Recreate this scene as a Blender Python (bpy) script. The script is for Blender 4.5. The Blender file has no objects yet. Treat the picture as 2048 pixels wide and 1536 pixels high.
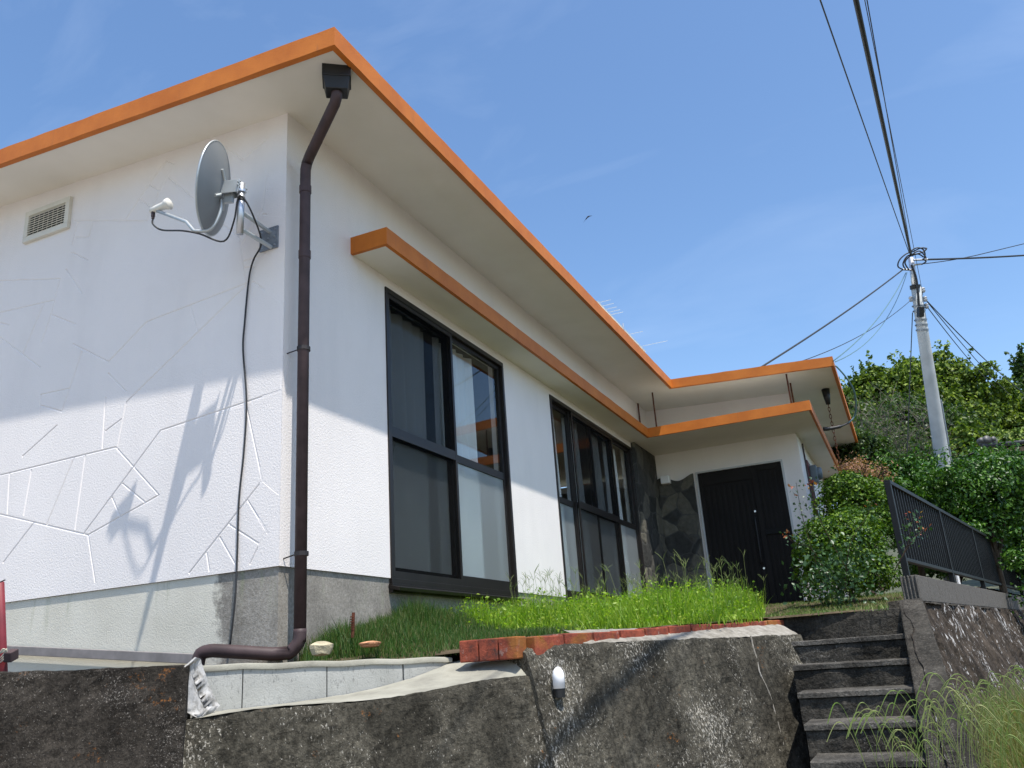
import bpy, math, random
import numpy as np
from mathutils import Vector, Matrix
from mathutils.geometry import delaunay_2d_cdt
random.seed(7); RNG = np.random.default_rng(7)
sc = bpy.context.scene
COL = sc.collection
R = math.radians

# ------------------------------------------------------------------ camera
CAM = Vector((3.09593, -3.78060, -0.59889))
CR = Vector((0.90686, 0.416135, -0.066603)); CU = Vector((0.188316, -0.258752, 0.947409)); CF = Vector((-0.377017, 0.87171, 0.313017))
FPX = 1700.4
cd = bpy.data.cameras.new('camera'); cam = bpy.data.objects.new('camera', cd); COL.objects.link(cam)
cd.sensor_width = 36; cd.lens = FPX/2048*36; cd.clip_start = .05; cd.clip_end = 3000
cam.matrix_world = Matrix.Translation(CAM) @ Matrix((CR, CU, -CF)).transposed().to_4x4()
sc.camera = cam
def ray(px, py): return CF + CR*((px-1024)/FPX) + CU*((768-py)/FPX)
def at(px, py, d): return CAM + ray(px, py)*d
def onp(px, py, axis, val):
    r = ray(px, py); i = 'xyz'.index(axis); return CAM + r*((val-CAM[i])/r[i])
def depth(p): return (Vector(p)-CAM).dot(CF)

# ------------------------------------------------------------------ light
SUN = Vector((.358, -.243, 1.0)).normalized()
el = math.asin(SUN.z); az = math.atan2(SUN.x, SUN.y)
sc.view_settings.view_transform = 'Standard'; sc.view_settings.look = 'None'
sc.view_settings.exposure = 0.55; sc.view_settings.gamma = 1
w = bpy.data.worlds.new('World'); sc.world = w; w.use_nodes = True
nt = w.node_tree; N = nt.nodes; Lk = nt.links
bg = N['Background']; sky = N.new('ShaderNodeTexSky'); sky.sky_type = 'NISHITA'; sky.sun_disc = False
sky.sun_elevation = el; sky.sun_rotation = az; sky.air_density = 1.0; sky.dust_density = 1.0; sky.ozone_density = 1.6
tc = N.new('ShaderNodeTexCoord'); mp = N.new('ShaderNodeMapping'); mp.inputs['Rotation'].default_value = (0.3, 0.2, 0.75); mp.inputs['Scale'].default_value = (1.6, 7, 7)
no = N.new('ShaderNodeTexNoise'); no.inputs['Scale'].default_value = 1.5; no.inputs['Detail'].default_value = 7; no.inputs['Roughness'].default_value = .55; no.inputs['Distortion'].default_value = .5
cr = N.new('ShaderNodeValToRGB'); cr.color_ramp.elements[0].position = .50; cr.color_ramp.elements[1].position = .95
cr.color_ramp.elements[0].color = (0, 0, 0, 1); cr.color_ramp.elements[1].color = (.09, .09, .09, 1)
mx = N.new('ShaderNodeMix'); mx.data_type = 'RGBA'; mx.inputs['B'].default_value = (7.5, 8.2, 9.0, 1)
hs = N.new('ShaderNodeHueSaturation'); hs.inputs['Saturation'].default_value = 1.13; hs.inputs['Value'].default_value = 1.12
Lk.new(tc.outputs['Generated'], mp.inputs['Vector']); Lk.new(mp.outputs['Vector'], no.inputs['Vector']); Lk.new(no.outputs['Fac'], cr.inputs['Fac'])
Lk.new(cr.outputs['Color'], mx.inputs['Factor']); Lk.new(sky.outputs['Color'], hs.inputs['Color']); Lk.new(hs.outputs['Color'], mx.inputs['A']); Lk.new(mx.outputs['Result'], bg.inputs['Color'])
bg.inputs['Strength'].default_value = .14
sd = bpy.data.lights.new('sun', 'SUN'); sd.energy = 4.1; sd.angle = R(.55); sd.color = (1, .955, .89)
so = bpy.data.objects.new('sun', sd); COL.objects.link(so); so.rotation_euler = SUN.to_track_quat('Z', 'Y').to_euler(); so.location = (6, -6, 12)

# ------------------------------------------------------------------ helpers
def tag(o, label=None, cat=None, group=None, kind=None):
    if label: o['label'] = label
    if cat: o['category'] = cat
    if group: o['group'] = group
    if kind: o['kind'] = kind
    return o
def empty(name, loc, label, cat, group=None):
    o = bpy.data.objects.new(name, None); COL.objects.link(o); o.location = loc; o.empty_display_size = .2
    bpy.context.view_layer.update()
    return tag(o, label, cat, group)
class MB:
    def __init__(s): s.v = []; s.f = []; s.n = 0
    def raw(s, v, f):
        b = s.n; s.v += [tuple(p) for p in v]; s.f += [tuple(i+b for i in q) for q in f]; s.n += len(v); return s
    def box(s, x0, x1, y0, y1, z0, z1):
        v = [(x, y, z) for z in (z0, z1) for y in (y0, y1) for x in (x0, x1)]
        return s.raw(v, [(0, 2, 3, 1), (4, 5, 7, 6), (0, 1, 5, 4), (2, 6, 7, 3), (0, 4, 6, 2), (1, 3, 7, 5)])
    def obox(s, c, ax, ay, az_, hx, hy, hz):
        c = Vector(c); v = [c+ax*(i*hx)+ay*(j*hy)+az_*(k*hz) for k in (-1, 1) for j in (-1, 1) for i in (-1, 1)]
        return s.raw(v, [(0, 2, 3, 1), (4, 5, 7, 6), (0, 1, 5, 4), (2, 6, 7, 3), (0, 4, 6, 2), (1, 3, 7, 5)])
    def tube(s, pts, rad, seg=10, cap=True):
        pts = [Vector(p) for p in pts]; n = len(pts)
        if not isinstance(rad, (list, tuple)): rad = [rad]*n
        ups = None; rings = []
        for i, p in enumerate(pts):
            t = (pts[min(i+1, n-1)]-pts[max(i-1, 0)]).normalized()
            if ups is None: a = Vector((0, 0, 1)) if abs(t.z) < .9 else Vector((1, 0, 0)); ups = (a-t*a.dot(t)).normalized()
            else: ups = (ups-t*ups.dot(t)).normalized()
            b = t.cross(ups)
            rings.append([p+(ups*math.cos(2*math.pi*k/seg)+b*math.sin(2*math.pi*k/seg))*rad[i] for k in range(seg)])
        v = [q for r_ in rings for q in r_]
        f = [(i*seg+k, i*seg+(k+1) % seg, (i+1)*seg+(k+1) % seg, (i+1)*seg+k) for i in range(n-1) for k in range(seg)]
        if cap: f += [tuple(range(seg))[::-1], tuple((n-1)*seg+k for k in range(seg))]
        return s.raw(v, f)
    def grid(s, P, nu, nv, flip=False):   # P: nu*nv points, v fastest
        f = []
        for i in range(nu-1):
            for j in range(nv-1):
                q = (i*nv+j, (i+1)*nv+j, (i+1)*nv+j+1, i*nv+j+1); f.append(q[::-1] if flip else q)
        return s.raw(P, f)
    def prism(s, poly, z0, z1):           # poly CCW in xy; z0,z1 numbers or functions of x,y
        n = len(poly); g = lambda z, x, y: z(x, y) if callable(z) else z
        v = [(x, y, g(z0, x, y)) for x, y in poly]+[(x, y, g(z1, x, y)) for x, y in poly]
        f = [tuple(range(n))[::-1], tuple(range(n, 2*n))]+[(i, (i+1) % n, n+(i+1) % n, n+i) for i in range(n)]
        return s.raw(v, f)
    def build(s, name, mat, parent=None, smooth=False, bevel=0):
        me = bpy.data.meshes.new(name); me.from_pydata(s.v, [], s.f); me.update()
        if smooth: me.polygons.foreach_set('use_smooth', [True]*len(me.polygons))
        return link(name, me, mat, parent, bevel)
def link(name, me, mat, parent=None, bevel=0):
    o = bpy.data.objects.new(name, me); COL.objects.link(o)
    if mat: me.materials.append(mat)
    if parent:
        o.parent = parent; o.matrix_parent_inverse = parent.matrix_world.inverted()
    if bevel:
        m = o.modifiers.new('bevel', 'BEVEL'); m.width = bevel; m.segments = 2; m.limit_method = 'ANGLE'; m.angle_limit = R(40)
    return o
def fastmesh(name, V, F4, mat, parent=None, smooth=False):
    """V (n,3) array, F4 (m,k) array"""
    me = bpy.data.meshes.new(name); V = np.asarray(V, np.float32); F = np.asarray(F4, np.int32); k = F.shape[1]
    me.vertices.add(len(V)); me.vertices.foreach_set('co', V.ravel())
    me.loops.add(F.size); me.loops.foreach_set('vertex_index', F.ravel())
    me.polygons.add(len(F)); me.polygons.foreach_set('loop_start', np.arange(0, F.size, k, dtype=np.int32)); me.polygons.foreach_set('loop_total', np.full(len(F), k, np.int32))
    if smooth: me.polygons.foreach_set('use_smooth', np.ones(len(F), bool))
    me.update(calc_edges=True); me.validate()
    return link(name, me, mat, parent)
def smooth_path(pts, k=6):
    pts = [Vector(p) for p in pts]; out = []
    for i in range(len(pts)-1):
        p0, p1, p2, p3 = pts[max(i-1, 0)], pts[i], pts[i+1], pts[min(i+2, len(pts)-1)]
        for j in range(k):
            t = j/k; out.append(.5*((2*p1)+(p2-p0)*t+(2*p0-5*p1+4*p2-p3)*t*t+(3*p1-p0-3*p2+p3)*t**3))
    return out+[pts[-1]]
def noise3(x, y, z, seed=0):     # cheap smooth value noise (numpy)
    xi, yi, zi = np.floor(x).astype(int), np.floor(y).astype(int), np.floor(z).astype(int)
    xf, yf, zf = x-xi, y-yi, z-zi
    sm = lambda t: t*t*(3-2*t); u, v_, w_ = sm(xf), sm(yf), sm(zf)
    def h(a, b, c):
        n = (a*374761393+b*668265263+c*2147483647+seed*974711) & 0x7fffffff
        n = ((n ^ (n >> 13))*1274126177) & 0x7fffffff
        return ((n ^ (n >> 16)) & 0xffff)/65535.0
    r = 0
    for a in (0, 1):
        for b in (0, 1):
            for c in (0, 1):
                r = r+h(xi+a, yi+b, zi+c)*(u if a else 1-u)*(v_ if b else 1-v_)*(w_ if c else 1-w_)
    return r*2-1

# ------------------------------------------------------------------ materials
class Mat:
    def __init__(s, name):
        s.m = bpy.data.materials.new(name); s.m.use_nodes = True; s.t = s.m.node_tree; s.n = s.t.nodes; s.b = s.n['Principled BSDF']
        s.tc = s.n.new('ShaderNodeTexCoord')
    def L(s, a, b): s.t.links.new(a, b)
    def mapped(s, scale=(1, 1, 1), rot=(0, 0, 0)):
        m = s.n.new('ShaderNodeMapping'); m.inputs['Scale'].default_value = scale; m.inputs['Rotation'].default_value = rot; s.L(s.tc.outputs['Object'], m.inputs['Vector']); return m.outputs['Vector']
    def noise(s, scale, detail=4, rough=.55, vec=None, dist=0):
        x = s.n.new('ShaderNodeTexNoise'); x.inputs['Scale'].default_value = scale; x.inputs['Detail'].default_value = detail; x.inputs['Roughness'].default_value = rough; x.inputs['Distortion'].default_value = dist
        s.L(vec or s.tc.outputs['Object'], x.inputs['Vector']); return x.outputs['Fac']
    def voro(s, scale, feature='F1', out='Distance', vec=None, rnd=1):
        x = s.n.new('ShaderNodeTexVoronoi'); x.feature = feature; x.inputs['Scale'].default_value = scale; x.inputs['Randomness'].default_value = rnd; s.L(vec or s.tc.outputs['Object'], x.inputs['Vector']); return x.outputs[out]
    def ramp(s, fac, *stops):
        r = s.n.new('ShaderNodeValToRGB'); e = r.color_ramp.elements
        while len(e) < len(stops): e.new(.5)
        for q, (p, c) in zip(e, stops): q.position = p; q.color = (c, c, c, 1) if isinstance(c, (int, float)) else (*c, 1)
        s.L(fac, r.inputs['Fac']); return r.outputs['Color']
    def mix(s, fac, a, b, mode='MIX'):
        x = s.n.new('ShaderNodeMix'); x.data_type = 'RGBA'; x.blend_type = mode
        for k, v in (('Factor', fac), ('A', a), ('B', b)):
            if isinstance(v, (int, float)): x.inputs[k].default_value = v if k == 'Factor' else (v, v, v, 1)
            elif isinstance(v, tuple): x.inputs[k].default_value = (*v, 1)
            else: s.L(v, x.inputs[k])
        return x.outputs['Result']
    def math(s, op, a, b=0.0):
        x = s.n.new('ShaderNodeMath'); x.operation = op
        for i, v in enumerate((a, b)):
            if isinstance(v, (int, float)): x.inputs[i].default_value = v
            else: s.L(v, x.inputs[i])
        return x.outputs[0]
    def sep(s, axis):
        x = s.n.new('ShaderNodeSeparateXYZ'); s.L(s.tc.outputs['Object'], x.inputs[0]); return x.outputs[axis]
    def bump(s, h, strength=.5, dist=.01, nrm=None):
        x = s.n.new('ShaderNodeBump'); x.inputs['Strength'].default_value = strength; x.inputs['Distance'].default_value = dist; s.L(h, x.inputs['Height'])
        if nrm: s.L(nrm, x.inputs['Normal'])
        s.L(x.outputs['Normal'], s.b.inputs['Normal']); return x.outputs['Normal']
    def col(s, c):
        if isinstance(c, tuple): s.b.inputs['Base Color'].default_value = (*c, 1)
        else: s.L(c, s.b.inputs['Base Color'])
        return s
    def set(s, rough=.6, metal=0, spec=.5):
        s.b.inputs['Roughness'].default_value = rough; s.b.inputs['Metallic'].default_value = metal; s.b.inputs['Specular IOR Level'].default_value = spec; return s
M = {}
def simple(name, c, rough=.5, metal=0, var=.15, scale=12, spec=.5, bump=0):
    a = Mat(name); n = a.noise(scale, 5); d = tuple(x*(1-var) for x in c); b = tuple(min(1, x*(1+var)) for x in c)
    a.col(a.ramp(n, (.3, d), (.7, b))).set(rough, metal, spec)
    if bump: a.bump(a.noise(scale*8, 3), .4, bump)
    M[name] = a.m; return a.m
# stucco wall paint
a = Mat('stucco'); n1 = a.noise(230, 3, .6); n2 = a.noise(85, 4, .6); n3 = a.noise(1.3, 4); h = a.math('ADD', a.math('MULTIPLY', n1, .5), n2)
drip = a.ramp(a.noise(3.2, 6, .65, a.mapped((1, 1, .22))), (.50, 1.0), (.85, .93)); a.col(a.mix(1.0, a.ramp(n3, (.3, (.80, .755, .72)), (.7, (.85, .80, .76))), drip, 'MULTIPLY')).set(.85, 0, .2); a.bump(h, .6, .005); M['stucco'] = a.m
a = Mat('soffit'); n3 = a.noise(2.2, 5); a.col(a.ramp(n3, (.3, (.73, .69, .60)), (.75, (.80, .76, .67)))).set(.8, 0, .2); a.bump(a.noise(160, 2), .3, .003); M['soffit'] = a.m
# orange fascia paint
a = Mat('orange_paint'); n = a.noise(3.5, 6, .65); n2 = a.noise(45, 4, .7)
c = a.mix(a.ramp(n, (.35, 0.0), (.75, 1.0)), (.48, .135, .016), (.62, .195, .026)); c = a.mix(a.ramp(n2, (.66, 0.0), (.74, .55)), c, (.42, .13, .03)); c = a.mix(a.ramp(a.noise(13, 5, .7, a.mapped((1, 1, .15))), (.60, 0.0), (.80, .55)), c, (.30, .11, .04))
a.col(c).set(.55, 0, .3); a.bump(a.noise(110, 3), .35, .003); M['orange_paint'] = a.m
# foundation concrete: painted pale on the gable side away from the corner, raw grey near it
a = Mat('foundation'); x = a.sep('X'); nn = a.noise(6, 6, .7); z = a.sep('Z')
lim = a.math('ADD', x, a.math('MULTIPLY', a.math('SUBTRACT', nn, .5), .42)); fac = a.ramp(a.math('ADD', lim, 1.0), (.545, 0.0), (.60, 1.0))
pale = a.ramp(a.noise(2.5, 5), (.3, (.58, .55, .46)), (.7, (.68, .65, .555))); raw = a.ramp(a.noise(60, 5, .75), (.32, (.23, .21, .175)), (.7, (.43, .40, .35)))
patch = a.ramp(a.noise(4, 4), (.3, 0.35), (.7, 1.0)); c = a.mix(fac, pale, a.mix(.6, raw, patch, 'MULTIPLY'))
st = a.noise(9, 5, .6, a.mapped((1, 1, .12))); top = a.ramp(a.math('ADD', z, 1.0), (.72, 0.0), (.99, 1.0))
c = a.mix(a.math('MULTIPLY', a.ramp(st, (.56, 0.0), (.72, .8)), top), c, (.24, .27, .16)); a.col(c).set(.9, 0, .2); a.bump(a.noise(130, 3, .7), .5, .006); M['foundation'] = a.m
# dark lichen-covered retaining concrete
def lichen(name, dark, mid, spotc, spots, orange, stretch=(1, 1, .38), rot=(0, 0, 0), sc_=1.0, osc=40):
    a = Mat(name); v = a.mapped(stretch, rot)
    base = a.ramp(a.noise(42*sc_, 8, .82, v), (.34, tuple(d*.6+m*.4*.6 for d, m in zip(dark, mid))), (.50, mid), (.70, tuple(q*1.9 for q in mid)))
    big = a.ramp(a.noise(1.7, 4, .6), (.3, .62), (.7, 1.35)); base = a.mix(1.0, base, big, 'MULTIPLY')
    base = a.mix(1.0, base, a.ramp(a.noise(6, 5, .65, a.mapped((1, 1, .09), rot)), (.40, .62), (.60, 1.12)), 'MULTIPLY'); s1 = a.noise(95*sc_, 4, .8, v, .3); region = a.ramp(a.noise(2.1, 5, .6), (.38, .0), (.66, .15))
    th = a.math('SUBTRACT', a.math('ADD', s1, region), spots)
    c = a.mix(a.ramp(th, (0.0, 0.0), (.05, .85)), base, spotc)
    oc = a.math('MULTIPLY', a.ramp(a.noise(55, 5, .7), (.53, 0.0), (.62, 1.0)), a.ramp(a.noise(7, 5, .65, a.mapped((1, 1, 1), (.4, .2, 0))), (orange, 0.0), (orange+.06, .8)))
    c = a.mix(oc, c, (.33, .13, .03))
    a.col(c).set(.95, 0, .12); a.bump(a.math('ADD', a.noise(60*sc_, 6, .75), a.math('MULTIPLY', a.noise(15, 3), 1.2)), 1.0, .018); M[name] = a.m; return a.m
lichen('wall_brown', (.007, .006, .005), (.044, .038, .031), (.38, .35, .31), .70, .575, (1, 1, .9), sc_=1.7)
lichen('wall_lichen', (.016, .0145, .011), (.080, .073, .056), (.50, .47, .40), .675, .64, (1, 1, .5))
lichen('stair_concrete', (.018, .017, .015), (.060, .055, .046), (.22, .21, .19), .70, .74, (1, 1, .8))
lichen('nosing_concrete', (.045, .042, .036), (.105, .098, .085), (.28, .27, .25), .68, .8, (1, 1, 1))
lichen('rubble_wall', (.014, .012, .010), (.055, .044, .034), (.50, .49, .47), .652, .70, (1, .5, .22), (0, -.35, .15), .42)
lichen('curb_concrete', (.026, .024, .021), (.066, .06, .052), (.24, .23, .21), .76, .75, (1, 1, .5))
a = Mat('cement'); n = a.noise(5, 5, .6); a.col(a.ramp(n, (.3, (.21, .20, .165)), (.55, (.31, .30, .245)), (.75, (.37, .355, .30)))).set(.9, 0, .2); a.bump(a.noise(50, 5, .7), .5, .006); M['cement'] = a.m
a = Mat('cement_weathered'); n = a.noise(14, 6, .75); a.col(a.ramp(n, (.3, (.14, .125, .10)), (.55, (.28, .26, .22)), (.8, (.42, .40, .36)))).set(.92, 0, .2); a.bump(a.noise(60, 5, .7), .7, .008); M['cement_weathered'] = a.m
a = Mat('white_mortar'); a.col(a.ramp(a.noise(18, 5, .7), (.40, (.26, .25, .23)), (.50, (.42, .41, .39)), (.7, (.52, .51, .49)))).set(.9, 0, .2); a.bump(a.noise(35, 6, .7), .6, .008); M['white_mortar'] = a.m
a = Mat('cinder_block'); n = a.noise(70, 4, .8, a.mapped((1, 1, .4))); a.col(a.mix(a.ramp(n, (.56, 0.0), (.66, .75)), a.ramp(a.noise(4, 4), (.3, (.30, .30, .275)), (.7, (.42, .42, .39))), (.17, .17, .16))).set(.9, 0, .2); a.bump(a.noise(120, 3), .5, .004); M['cinder_block'] = a.m
a = Mat('block_old'); n = a.noise(60, 5, .8); a.col(a.ramp(n, (.3, (.07, .065, .055)), (.6, (.16, .15, .135)), (.8, (.26, .25, .22)))).set(.95, 0, .2); a.bump(a.noise(120, 4, .7), .9, .008); M['block_old'] = a.m
a = Mat('red_brick'); n = a.noise(14, 6, .75); c = a.ramp(n, (.30, (.06, .035, .03)), (.47, (.20, .05, .03)), (.7, (.36, .09, .05))); c = a.mix(a.ramp(a.noise(9, 5, .7), (.60, 0.0), (.72, .8)), c, (.42, .38, .33))
tz = a.ramp(a.noise(5, 4), (.55, 0.0), (.65, .7)); c = a.mix(tz, c, (.30, .13, .03)); a.col(c).set(.9, 0, .2); a.bump(a.noise(70, 4, .7), .7, .006); M['red_brick'] = a.m
# stone veneer: irregular slabs of slate in dark joints
a = Mat('stone_veneer'); v = a.mapped((1, 1, 1)); wv = a.mix(.12, v, a.noise(3, 3)); cell = a.voro(4.2, 'F1', 'Color', wv); edge = a.voro(4.2, 'DISTANCE_TO_EDGE', 'Distance', wv)
cc = a.n.new('ShaderNodeSeparateColor'); a.L(cell, cc.inputs[0]); tone = a.ramp(cc.outputs[0], (.1, (.032, .033, .030)), (.5, (.062, .060, .053)), (.9, (.14, .13, .10)))
tone = a.mix(.7, tone, a.ramp(a.noise(16, 6, .7), (.3, .55), (.7, 1.25)), 'MULTIPLY'); a.col(a.mix(a.ramp(edge, (.012, 0.0), (.035, 1.0)), (.068, .066, .06), tone)).set(.75, 0, .35)
a.bump(a.math('ADD', a.math('MULTIPLY', a.ramp(edge, (.0, 0.0), (.06, 1.0)), .35), a.math('MULTIPLY', a.noise(24, 5), .7)), 1, .012); M['stone_veneer'] = a.m
simple('pipe_brown', (.060, .038, .038), .58, 0, .3, 9, .35); simple('bronze_frame', (.020, .016, .014), .38, .35, .2, 5, .5)
simple('duct_grey', (.21, .19, .18), .7, 0, .2, 12); simple('dark_bracket', (.03, .025, .025), .6, .3); simple('hopper_black', (.009, .009, .009), .5)
simple('galvanised', (.55, .57, .60), .38, .85, .12, 20); simple('dish_grey', (.23, .245, .255), .42, 0, .06, 6, .5); simple('arm_metal', (.50, .53, .53), .4, .5, .1, 12)
simple('plate_steel', (.28, .31, .35), .5, .7, .2, 25); simple('lnb_white', (.72, .70, .62), .45, 0, .05); simple('bright_white', (.85, .85, .84), .35, 0, .03)
simple('cable_black', (.018, .018, .019), .55); simple('cable_blue', (.10, .19, .20), .5); simple('vent_cream', (.66, .63, .54), .55, 0, .08, 8)
simple('dark_void', (.006, .006, .006), .9); simple('interior', (.10, .095, .085), .9); simple('tatami', (.16, .14, .09), .9)
simple('door_dark', (.012, .010, .009), .6, 0, .25, 3, .2); simple('chrome', (.7, .7, .7), .2, 1); simple('door_trim', (.50, .51, .50), .5, .2, .08)
simple('meter_grey', (.12, .15, .17), .4, 0, .1); simple('maroon_board', (.10, .018, .018), .6); simple('fence_black', (.007, .008, .009), .5, .1, .2, 8, .3)
simple('pole_concrete', (.46, .48, .48), .75, 0, .14, 3, .3, .002); simple('red_post', (.20, .022, .03), .55, .1, .25, 9); simple('rope_cream', (.55, .50, .38), .85)
simple('rust', (.10, .035, .02), .9, 0, .4, 60, .2, .004); simple('stone_pale', (.46, .40, .27), .9, 0, .3, 18, .2, .01); simple('stone_orange', (.52, .26, .14), .9, 0, .25, 14, .2, .01)
simple('soil', (.09, .07, .045), .95, 0, .4, 12, .1, .02); simple('bounce_concrete', (.29, .262, .23), .9, 0, .15, 20, .2, .004); simple('bark', (.10, .075, .055), .9, 0, .4, 14, .1, .02)  # road tone is pale warm concrete, picked to bounce light up to the walls
simple('twig_grey', (.15, .125, .10), .85, 0, .3, 10); simple('roof_tile', (.085, .085, .085), .5, 0, .3, 9); simple('petal_pink', (.75, .30, .50), .6); simple('petal_yellow', (.75, .48, .05), .6)
simple('bird_dark', (.02, .022, .03), .7); simple('ground_far', (.07, .075, .04), .95, 0, .4, 3); simple('roof_top', (.30, .29, .28), .85); simple('insulator', (.42, .43, .44), .4)
simple('branch_brown', (.075, .05, .035), .9, 0, .3, 14, .2, .006)
def leafmat(name, cols, rough=.5, trans=.35, spec=.4):
    a = Mat(name); g = a.n.new('ShaderNodeNewGeometry'); k = len(cols)-1
    c = a.ramp(g.outputs['Random Per Island'], *[(i/k, q) for i, q in enumerate(cols)])
    a.col(c).set(rough, 0, spec)
    tr = a.n.new('ShaderNodeBsdfTranslucent'); a.L(a.mix(1.0, c, (1.25, 1.45, .55), 'MULTIPLY'), tr.inputs['Color'])
    m = a.n.new('ShaderNodeMixShader'); m.inputs[0].default_value = trans; a.L(a.b.outputs[0], m.inputs[1]); a.L(tr.outputs[0], m.inputs[2]); a.L(m.outputs[0], a.n['Material Output'].inputs['Surface']); M[name] = a.m
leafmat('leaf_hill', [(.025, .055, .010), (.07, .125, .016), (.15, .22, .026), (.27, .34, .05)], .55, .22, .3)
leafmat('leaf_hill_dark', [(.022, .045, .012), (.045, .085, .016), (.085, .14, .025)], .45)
leafmat('leaf_hedge', [(.012, .045, .006), (.03, .095, .009), (.06, .15, .014), (.12, .24, .03)], .42, .2, .4)
leafmat('leaf_azalea', [(.014, .045, .004), (.035, .09, .006), (.08, .16, .008), (.16, .25, .015)], .5, .22, .3)
leafmat('leaf_rose', [(.020, .06, .020), (.04, .095, .030), (.07, .14, .05)], .42, .2, .45)
leafmat('leaf_red', [(.25, .05, .03), (.38, .10, .05), (.30, .18, .05)], .5)
leafmat('leaf_dry', [(.30, .15, .09), (.40, .22, .14), (.22, .12, .08)], .7)
leafmat('grass_dark', [(.018, .060, .008), (.035, .10, .010), (.065, .14, .018), (.17, .15, .06)], .55, .3)
leafmat('weed_bright', [(.09, .19, .012), (.16, .30, .02), (.26, .40, .03), (.34, .42, .06)], .45, .45)
leafmat('lawn', [(.04, .10, .012), (.09, .18, .025), (.16, .22, .05), (.30, .25, .13)], .55, .3)
leafmat('weed_stalk', [(.17, .25, .06), (.28, .30, .12), (.14, .24, .04)], .6, .3)
leafmat('verge_grass', [(.05, .11, .02), (.12, .19, .035), (.24, .26, .08), (.33, .27, .12), (.22, .12, .06)], .6, .35)
# window glass: thin pane, reflection by Fresnel over a clear pass-through
def glass(name, tint, boost, base=None, rough=0.0, cover=0.0, frost=False):
    a = Mat(name); a.n.remove(a.b); fr = a.n.new('ShaderNodeFresnel'); fr.inputs['IOR'].default_value = boost
    gl = a.n.new('ShaderNodeBsdfGlossy'); gl.inputs['Roughness'].default_value = rough; tp = a.n.new('ShaderNodeBsdfTransparent'); tp.inputs['Color'].default_value = (*tint, 1); low = tp.outputs[0]
    if base:
        df = a.n.new('ShaderNodeBsdfDiffuse'); df.inputs['Color'].default_value = (*base, 1); tl = a.n.new('ShaderNodeBsdfTranslucent'); tl.inputs['Color'].default_value = (*base, 1)
        ad = a.n.new('ShaderNodeMixShader'); a.L(df.outputs[0], ad.inputs[1]); a.L(tl.outputs[0], ad.inputs[2]); ad.inputs[0].default_value = .5
        if frost:
            ad = a.n.new('ShaderNodeBsdfRefraction'); ad.inputs['IOR'].default_value = 1.02; ad.inputs['Roughness'].default_value = .42; ad.inputs['Color'].default_value = (*base, 1)
            d2 = a.n.new('ShaderNodeBsdfDiffuse'); d2.inputs['Color'].default_value = (.62, .66, .66, 1); m2 = a.n.new('ShaderNodeMixShader'); m2.inputs[0].default_value = .30; a.L(ad.outputs[0], m2.inputs[1]); a.L(d2.outputs[0], m2.inputs[2]); ad = m2
        m0 = a.n.new('ShaderNodeMixShader'); m0.inputs[0].default_value = cover; a.L(low, m0.inputs[1]); a.L(ad.outputs[0], m0.inputs[2]); low = m0.outputs[0]
    gm = a.n.new('ShaderNodeNewGeometry'); inv = a.math('MULTIPLY', fr.outputs[0], a.math('SUBTRACT', 1.0, gm.outputs['Backfacing'])); m = a.n.new('ShaderNodeMixShader'); a.L(inv, m.inputs[0]); a.L(low, m.inputs[1]); a.L(gl.outputs[0], m.inputs[2]); a.L(m.outputs[0], a.n['Material Output'].inputs['Surface']); M[name] = a.m
glass('clear_glass', (.93, .95, .95), 1.75); glass('frosted_glass', (.86, .90, .90), 1.35, (.90, .93, .93), .3, .66, True)
glass('insect_mesh', (.9, .9, .9), 1.02, (.012, .013, .014), .6, .27)
a = Mat('curtain'); tr = a.n.new('ShaderNodeBsdfTranslucent'); tr.inputs['Color'].default_value = (.75, .75, .72, 1); a.col((.86, .86, .84)).set(.9, 0, .1)
m = a.n.new('ShaderNodeMixShader'); m.inputs[0].default_value = .18; a.L(a.b.outputs[0], m.inputs[1]); a.L(tr.outputs[0], m.inputs[2]); a.L(m.outputs[0], a.n['Material Output'].inputs['Surface']); M['curtain'] = a.m

# ------------------------------------------------------------------ setting: ground, road, garden
def gz(x, y):      # garden level
    t = min(1, max(0, (y-2.6)/5.4)); t = t*t*(3-2*t)
    m = .13*math.exp(-((x-.22)/.38)**2-((y-1.15)/.75)**2)+.06*math.exp(-((x-.2)/.4)**2-((y-2.4)/.6)**2)-.03*math.exp(-((x-.7)/.35)**2-((y+.1)/.5)**2)
    return -.475-.06*min(1, max(0, (.55-y)/.5))+.07*min(1, max(0, (y-.2)/2.5))+.30*t+m
def vz(x, y):      # verge on the road side
    return -2.15+.85*min(1, max(0, (y+1.5)/5.5))+.35*min(1, max(0, (x-3.6)/2.5))
g = MB(); g.raw([(-400, -400, -2.35), (400, -400, -2.35), (400, 400, -2.35), (-400, 400, -2.35)], [(0, 1, 2, 3)]); tag(g.build('ground', M['ground_far']), kind='structure')
g = MB(); P = [(x, y, -2.15) for x in (-14, 16) for y in (-40, 1.2)]; g.grid(P, 2, 2); tag(g.build('road', M['bounce_concrete']), kind='structure')  # unseen road, widened and paled so it throws warm light on walls and soffits
g = MB(); xs = np.linspace(-.3, 3.05, 60); ys = np.linspace(-1.2, 14, 160)
wl = [(-3.2, -4.1), (-.158, -1.446), (.365, -1.0), (1.392, .155), (2.395, 2.316), (2.40, 2.52), (3.0, 2.57), (3.0, 3.1), (5.1, 14)]
def blockx(y): return .434+(y+.429)*.652-.10
def wallx(y):
    if y < .30: return blockx(y)+.10
    for (x0, y0), (x1, y1) in zip(wl, wl[1:]):
        if y0 <= y <= y1: return x0+(x1-x0)*(y-y0)/(y1-y0)
    return wl[-1][0]
P = []
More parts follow.
